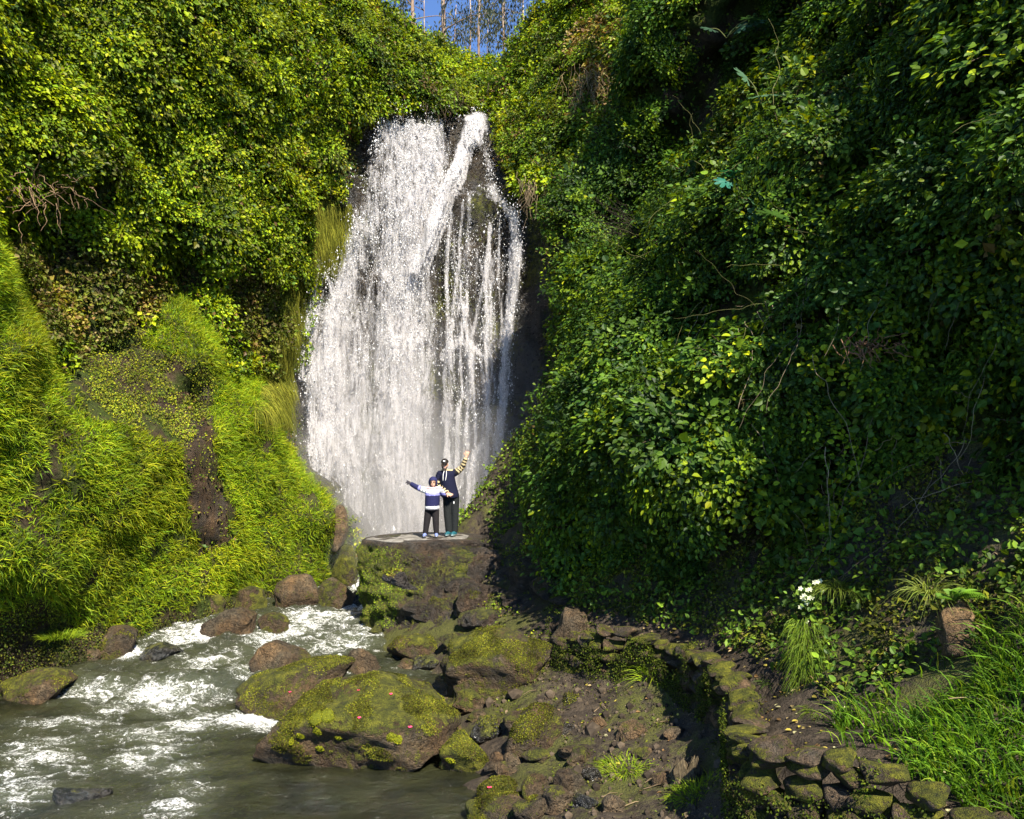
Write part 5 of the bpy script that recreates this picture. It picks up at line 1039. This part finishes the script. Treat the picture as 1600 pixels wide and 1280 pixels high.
# ------------------------------------------------------------------ loose pebbles and twigs on the terrace
g = Geo(); N = 650; p, n = scatter(VG, QG, N, low * 1.0 * (cqG[:, 1] > 6.5), r4); V0, F0 = ico(1); sz = np.exp(r4.normal(size=N) * .55) * .022
for i in range(N): Vv = V0 * r4.uniform(.6, 1.2, 3) * sz[i]; g.add(Vv + p[i] + np.array([0, 0, sz[i] * .2]), None, F0, np.array([.06,.047,.033]) * r4.uniform(.4, 1.6))
stuff('gravel', 'small loose stones strewn over the dirt terrace', 'gravel', g, M['twig'])
g = Geo(); N = 170; p, n = scatter(VG, QG, N, (low | bank & visb) * 1.0 * (cqG[:, 1] > 6), r4)
for i in range(N): d = norm(r4.normal(size=3) * np.array([1, 1, .12])); L = r4.uniform(.1, .4); tube(g, np.array([p[i] + np.array([0, 0, .015]), p[i] + d * L * .5 + np.array([0, 0, .04]), p[i] + d * L + np.array([0, 0, .02])]), [.005, .005, .003], 4, np.array([.20,.15,.09]) * r4.uniform(.4, 1.3), False)
stuff('twig_litter', 'dry twigs littering the terrace and the lower bank', 'twigs', g, M['twig'])
# ------------------------------------------------------------------ two people on the platform
def remeshed(name, geo, voxel, mats, colfn=None, smooth_it=2):
    me0 = geo.mesh(name + '_raw', [], col=False); o = bpy.data.objects.new(name + '_raw', me0); COL.objects.link(o)
    m = o.modifiers.new('r', 'REMESH'); m.mode = 'VOXEL'; m.voxel_size = voxel; m2 = o.modifiers.new('s', 'SMOOTH'); m2.iterations = smooth_it; m2.factor = .5
    d = bpy.context.evaluated_depsgraph_get(); ev = o.evaluated_get(d).to_mesh(); n = len(ev.vertices); V = np.empty(n * 3); ev.vertices.foreach_get('co', V); V = V.reshape(-1, 3)
    q = [[], []]
    for p in ev.polygons: q[len(p.vertices) - 3].append(tuple(p.vertices))
    Fl = [np.array(x) for x in q if len(x)]
    o.evaluated_get(d).to_mesh_clear(); bpy.data.objects.remove(o); bpy.data.meshes.remove(me0)
    return mesh(name, V, Fl, mats, colfn(V) if colfn else np.ones((len(V), 3)), True)
def limb(g, pts, rad, n=14, flat=None): tube(g, curve_pts(pts, 4 * len(pts)), np.interp(np.linspace(0, 1, 4 * len(pts)), np.linspace(0, 1, len(rad)), rad), n)
def ball(g, c, r): V, Fc = ICO[3]; g.add(V * np.array(r) + np.array(c), None, Fc)
def vc_mat(name, rough=.85, spec=.15, bmp=0):
    b = NB(name); n = b.noise(b.coord('Object'), 60, 3); c = b.mix(1.0, b.attr('Col'), b.ramp(n, [(.3, .75), (.7, 1.2)]), 'MULTIPLY'); return b.done(b.bsdf(c, rough, spec, b.bump(b.noise(b.coord('Object'), 25, 4), .5, .02)))
M['cloth'] = vc_mat('woven_cloth'); M['skin'] = vc_mat('skin', .55, .35); M['shoe'] = vc_mat('shoe', .5, .3)
def hand(g, wrist, d, palmn, s=1.0, spread=.28):
    d = norm(np.array(d)); nrm = norm(np.array(palmn) - (np.array(palmn) @ d) * d); sd = np.cross(d, nrm); w = np.array(wrist)
    for k in range(5): tube(g, [w + d * .0 + sd * (k - 2) * .012 * s, w + d * .05 * s + sd * (k - 2) * .018 * s, w + d * .095 * s + sd * (k - 2) * .019 * s], [.017 * s, .017 * s, .013 * s], 8)
    for k, L in enumerate((.062, .078, .084, .074)):
        a = (k - 1.5) * spread; f = norm(d + sd * a); b0 = w + d * .088 * s + sd * (k - 1.5) * .024 * s; tube(g, [b0, b0 + f * L * .5 * s - nrm * .002, b0 + f * L * .85 * s + nrm * .010 * s, b0 + f * L * s + nrm * .02 * s], [.0098 * s, .0092 * s, .0085 * s, .006 * s], 8)
    f = norm(d * .55 - sd * .9 + nrm * .2); b0 = w + d * .03 * s - sd * .03 * s; tube(g, [b0, b0 + f * .045 * s, b0 + norm(f + d * .5) * .085 * s], [.014 * s, .011 * s, .008 * s], 8)
def head(g, c, s, yaw=0.0):
    c = np.array(c); ball(g, c + np.array([0, .012 * s, .03 * s]), (.074 * s, .092 * s, .088 * s)); ball(g, c + np.array([0, -.012 * s, -.045 * s]), (.058 * s, .07 * s, .075 * s)); ball(g, c + np.array([0, -.045 * s, -.088 * s]), (.030 * s, .030 * s, .024 * s))
    tube(g, c + np.array([[0, -.080, .012], [0, -.094, -.012], [0, -.104, -.028]]) * s, [.008 * s, .011 * s, .014 * s], 8)
    for q in (-1, 1): ball(g, c + np.array([q * .074, .012, -.012]) * s, (.010 * s, .018 * s, .030 * s))
    tube(g, c + np.array([[0, .02, -.17], [0, .012, -.06]]) * s, [.052 * s, .048 * s], 12)
PXM = 18.2 / F
def person_common(name, label, loc):
    o = empty(name, loc); tag(o, label, 'person'); return o
def shoe(g, a, L, wd, toe): 
    a = np.array(a); t = norm(np.array(toe)); pts = [a - t * .07 * L / .26 + np.array([0, 0, .045]), a + np.array([0, 0, .045]), a + t * .10 * L / .26 + np.array([0, 0, .036]), a + t * .17 * L / .26 + np.array([0, 0, .026])]; limb(g, pts, [.038 * wd, .046 * wd, .042 * wd, .022 * wd], 12)
def face(o, c, s, skin=(.42, .24, .16)):
    c = np.array(c); g = Geo()
    for q in (-1, 1):
        e = Geo(); ball(e, c + np.array([q * .030, -.078, .006]) * s, (.013 * s, .008 * s, .007 * s)); part('eye', e.mesh('eye', [M['dark']], True), o); e = Geo(); tube(e, c + np.array([[q * .014, -.088, .024], [q * .03, -.086, .030], [q * .048, -.076, .024]]) * s, .0045 * s, 6); part('eyebrow', e.mesh('eyebrow', [M['dark']], True), o)
    e = Geo(); tube(e, curve_pts(c + np.array([[-.026, -.080, -.050], [0, -.093, -.060], [.026, -.080, -.050]]) * s, 8), [.002*s, .005*s, .006*s, .0065*s, .0065*s, .006*s, .005*s, .002*s], 8); part('mouth', e.mesh('mouth', [M['teeth']], True), o)
b = NB('dark_hair'); M['dark'] = b.done(b.bsdf((.012, .009, .008), .5, .3)); b = NB('teeth_and_lips'); M['teeth'] = b.done(b.bsdf((.55, .32, .27), .4, .4)); b = NB('white_print'); M['print'] = b.done(b.bsdf((.75, .74, .72), .7, .2))
SKIN = np.array([.44, .25, .17])
# ---- adult
A0 = P(705, 837, 18.2); A0[2] = ZP + .062
ad = person_common('person', 'person in a black cap and navy jacket waving one raised arm', A0)
HC = np.array([-.150, -.03, 1.575]); SR = np.array([.085, .01, 1.40]); SLf = np.array([-.275, .02, 1.36]); EL_ = np.array([.235, .02, 1.52]); WR = np.array([.335, -.03, 1.76]); EB = np.array([-.31, -.03, 1.10]); WB = np.array([-.08, -.23, .94])
g = Geo(); head(g, HC, 1.0); limb(g, [(-.09, 0, 1.36), (-.085, 0, 1.15), (-.03, 0, .95), (-.01, 0, .86)], [.13, .125, .115, .11])
limb(g, [SLf, (-.09, 0, 1.37), SR], [.05, .07, .05]); limb(g, [SR, EL_, WR], [.050, .040, .028]); limb(g, [SLf, EB, WB], [.050, .040, .028]); hand(g, WR, (.2, -.08, .95), (0, -1, .1), 1.0, .34); hand(g, WB, (.8, -.5, -.25), (0, .6, -.6), .95, .12)
for hx, kx, ax in ((-.10, -.09, -.055), (.07, .085, .075)): limb(g, [(hx, 0, .88), (kx, -.01, .48), (ax, 0, .08)], [.085, .058, .040]); shoe(g, (ax, -.02, 0), .24, .9, (-.25, -1, 0))
part('body', remeshed('body', g, .0095, [M['skin']], lambda V: np.tile(SKIN, (len(V), 1))), ad)
g = Geo(); limb(g, [(-.115, 0, 1.43), (-.10, 0, 1.36), (-.09, 0, 1.2), (-.05, 0, 1.02), (-.015, 0, .87), (-.01, 0, .83)], [.075, .165, .185, .185, .195, .175], 20); limb(g, [SLf + [.03, 0, 0], (-.09, 0, 1.39), SR - [.03, 0, 0]], [.075, .09, .075]); limb(g, [SR - [.06, 0, .02], SR, EL_, WR - [.012, 0, .03]], [.085, .082, .066, .048]); limb(g, [SLf + [.05, 0, -.02], SLf, EB, WB], [.085, .08, .066, .05]); limb(g, [(-.15, .03, 1.42), (-.14, .035, 1.49)], [.085, .078])
def seg_t(V, pts):
    pts = [np.array(p) for p in pts]; bd = np.full(len(V), 1e9); bt = np.zeros(len(V)); acc = 0
    for a, b_ in zip(pts[:-1], pts[1:]):
        d = b_ - a; L = np.linalg.norm(d); t = np.clip(((V - a) @ d) / L ** 2, 0, 1); ds = np.linalg.norm(V - a - t[:, None] * d, axis=1); m = ds < bd; bd = np.where(m, ds, bd); bt = np.where(m, acc + t * L, bt); acc += L
    return bd, bt
def jcol(V):
    c = np.tile(np.array([.006, .007, .022]), (len(V), 1)); tan = np.array([.46, .37, .20]); blk = np.array([.010, .009, .010])
    bd, bt = seg_t(V, [SR + [.03, 0, .03], EL_, WR]); arm = (bd < .095) & (V[:, 0] > .075 + (V[:, 2] < 1.36) * .2); zig = np.sin(bt * 92 + np.sin(np.arctan2(V[:, 1], V[:, 2] - 1.5) * 3) * 1.3) > .0; c[arm] = np.where(zig[arm][:, None], tan, blk);  c[arm & (bt > .385)] = blk
    bd, bt = seg_t(V, [SLf, EB, WB]); arm2 = (bd < .085) & (bt > .12) & (V[:, 0] < -.17) | ((bd < .07) & (bt > .3)); zig = np.sin(bt * 80) > .1; c[arm2] = np.where(zig[arm2][:, None], tan * 1.1, blk)
    c[(V[:, 2] > 1.445) & (V[:, 0] < .03)] = tan * .8; return c
part('jacket', remeshed('jacket', g, .011, [M['cloth']], jcol), ad)
g = Geo(); limb(g, [(-.015, 0, .93), (-.01, 0, .82)], [.155, .15], 16)
for hx, kx, ax in ((-.085, -.085, -.055), (.07, .085, .075)): limb(g, [(hx, 0, .88), (hx * .6 + kx * .4, 0, .7), (kx, -.01, .46), (ax, 0, .07)], [.115, .105, .085, .072])
part('trousers', remeshed('trousers', g, .011, [M['cloth']], lambda V: np.tile([.012, .014, .014], (len(V), 1))), ad)
for ax in (-.055, .075):
    g = Geo(); shoe(g, (ax, -.02, 0), .27, 1.15, (-.3, -1, 0)); part('shoe', remeshed('shoe', g, .008, [M['shoe']], lambda V: np.where((V[:, 2] < .022)[:, None], [[.45, .60, .60]], [[.012, .075, .095]])), ad)
cp = Geo(); V, Fc = ICO[4]; k = V[:, 2] > -.05; Vc = V * np.array([.086, .104, .088]) + HC + np.array([0, .006, .055]); f = Fc[k[Fc].all(1)]; cp.add(Vc, None, f)
br = curve_pts([HC + [-.075, -.075, .055], HC + [-.05, -.15, .045], HC + [0, -.175, .04], HC + [.05, -.15, .045], HC + [.075, -.075, .055]], 15); n0 = len(br); inn = br * np.array([.9, 1, 1]) + np.array([HC[0] * .1, 0, .02]); inn[:, 1] = HC[1] - .06
cp.add(np.vstack([br, inn, br - [0, 0, .006], inn - [0, 0, .006]]), [[i, i + 1, n0 + i + 1, n0 + i] for i in range(n0 - 1)] + [[2*n0 + i + 1, 2*n0 + i, 3*n0 + i, 3*n0 + i + 1] for i in range(n0 - 1)] + [[i + 1, i, 2*n0 + i, 2*n0 + i + 1] for i in range(n0 - 1)]); cap = part('cap', cp.mesh('cap', [M['dark']], True), ad)
e = Geo(); ball(e, HC + [-.01, -.096, .085], (.026, .008, .014)); part('cap_emblem', e.mesh('cap_emblem', [M['print']], True), cap)
face(ad, HC, 1.0); e = Geo(); tube(e, curve_pts(HC + np.array([[-.055, -.05, -.045], [-.035, -.075, -.085], [0, -.09, -.105], [.035, -.075, -.085], [.055, -.05, -.045]]), 10), .014, 8); part('beard', e.mesh('beard', [M['dark']], True), ad)
for q in (-.02, .025): e = Geo(); tube(e, curve_pts([(-.135 + q, -.10, 1.44), (-.14 + q * 1.6, -.175, 1.36), (-.15 + q * 1.2, -.192, 1.22)], 8), .006, 6); part('hood_string', e.mesh('hood_string', [M['print']], True), ad)
e = Geo(); ball(e, (.065, -.118, .73), (.011, .006, .03)); part('trouser_logo', e.mesh('trouser_logo', [M['print']], True), ad)
# ---- child
C0 = P(674, 839, 17.85); C0[2] = ZP + .062
ch = person_common('person', 'child in a hooded navy sweater with white bands stretching one arm sideways', C0)
HC2 = np.array([.03, -.02, 1.185]); S1 = np.array([-.15, 0, 1.02]); S2 = np.array([.19, 0, 1.03]); E1 = np.array([-.32, -.01, 1.08]); W1 = np.array([-.47, -.03, 1.17]); E2 = np.array([.26, .13, .90]); W2 = np.array([.33, .30, .98])
g = Geo(); head(g, HC2, .93); limb(g, [(.02, 0, 1.02), (.02, 0, .8), (.01, 0, .56)], [.10, .10, .095]); limb(g, [S1, (.02, 0, 1.03), S2], [.04, .05, .04]); limb(g, [S1, E1, W1], [.040, .032, .022]); limb(g, [S2, E2, W2], [.04, .03, .02]); hand(g, W1, (-.8, -.05, .35), (0, -1, 0), .75, .25); hand(g, W2, (.2, .5, .6), (0, 1, 0), .72, .2)
for hx, ax in ((-.06, -.135), (.08, .11)): limb(g, [(hx, 0, .58), ((hx + ax) / 2, -.01, .32), (ax, 0, .06)], [.07, .05, .034]); shoe(g, (ax, -.02, 0), .2, .75, (ax, -1, 0))
part('body', remeshed('body', g, .0085, [M['skin']], lambda V: np.where((V[:, 0] < -.45)[:, None], [[.03, .025, .03]], SKIN[None])), ch)
g = Geo(); limb(g, [(.02, 0, 1.09), (.02, 0, 1.03), (.02, 0, .9), (.015, 0, .72), (.012, 0, .60), (.012, 0, .575)], [.06, .135, .165, .165, .16, .145], 18); limb(g, [S1 + [.03, 0, 0], (.02, 0, 1.03), S2 - [.03, 0, 0]], [.07, .08, .07]); limb(g, [S1 + [.05, 0, -.02], S1, E1, W1], [.078, .074, .06, .046]); limb(g, [S2 - [.05, 0, .02], S2, E2, W2], [.075, .07, .058, .045])
def scol(V):
    x, y, z = V.T; c = np.tile(np.array([.014, .015, .055]), (len(V), 1)); wht = np.array([.72, .71, .70]); lav = np.array([.20, .20, .46]); blk = np.array([.03, .028, .035])
    def body(zz, a, cc=c): c[zz] = a
    th = np.arctan2(y, x - .02); dots = (np.abs(np.mod(th * 3.2, 1.0) - .5) < .17)
    body(z > 1.05, np.array([.42, .32, .33])); body((z > 1.035) & (z < 1.055), blk); m = (z > .965) & (z <= 1.035); body(m, wht); body(m & (z > .985) & (z < 1.012) & dots, blk); body((z > .905) & (z <= .965), lav); body((z > .625) & (z <= .675), wht); body(z <= .625, np.array([.18, .18, .20])); body(z < .60, blk)
    bd, bt = seg_t(V, [S1, E1, W1]); arm = (x < -.155) & (bd < .09); c[arm] = np.array([.014, .015, .055]); c[arm & (bt < .09)] = wht; c[arm & (bt < .06) & (bt > .03) & (np.mod(z * 22, 1) < .4)] = blk; c[arm & (bt >= .09) & (bt < .105)] = blk; c[arm & (bt >= .105) & (bt < .16)] = lav
    return c
part('sweater', remeshed('sweater', g, .010, [M['cloth']], scol), ch)
g = Geo(); limb(g, [(.01, 0, .62), (.01, 0, .55)], [.12, .12], 14)
for hx, ax in ((-.065, -.135), (.085, .11)): limb(g, [(hx, 0, .58), ((hx + ax) / 2, -.01, .32), (ax, 0, .055)], [.088, .072, .058])
part('trousers', remeshed('trousers', g, .010, [M['cloth']], lambda V: np.tile([.014, .012, .013], (len(V), 1))), ch)
for ax in (-.135, .11):
    g = Geo(); shoe(g, (ax, -.02, 0), .2, .95, (ax, -1, 0)); part('shoe', remeshed('shoe', g, .008, [M['shoe']], lambda V: np.where((V[:, 2] < .02)[:, None], [[.6, .6, .65]], [[.16, .20, .42]])), ch)
V, Fc = ICO[4]; Vh = V * np.array([.102, .118, .125]) + HC2 + np.array([0, .022, .012]); fc = Vh[Fc].mean(1) - HC2; k = ~((fc[:, 1] < -.045) & (np.abs(fc[:, 0]) < .066) & (fc[:, 2] < .055) & (fc[:, 2] > -.12)); g = Geo(); g.add(Vh, None, Fc[k], (.020, .021, .07)); part('hood', g.mesh('hood', [M['cloth']], True), ch)
face(ch, HC2, .93)

# name the look-alike root pieces as loose stuff of their bundle
for o in list(bpy.data.objects):
    if o.name.split('.')[0] in ('hanging_roots', 'dry_stalks', 'dead_branch', 'twig_tangle'): o['kind'] = 'stuff'
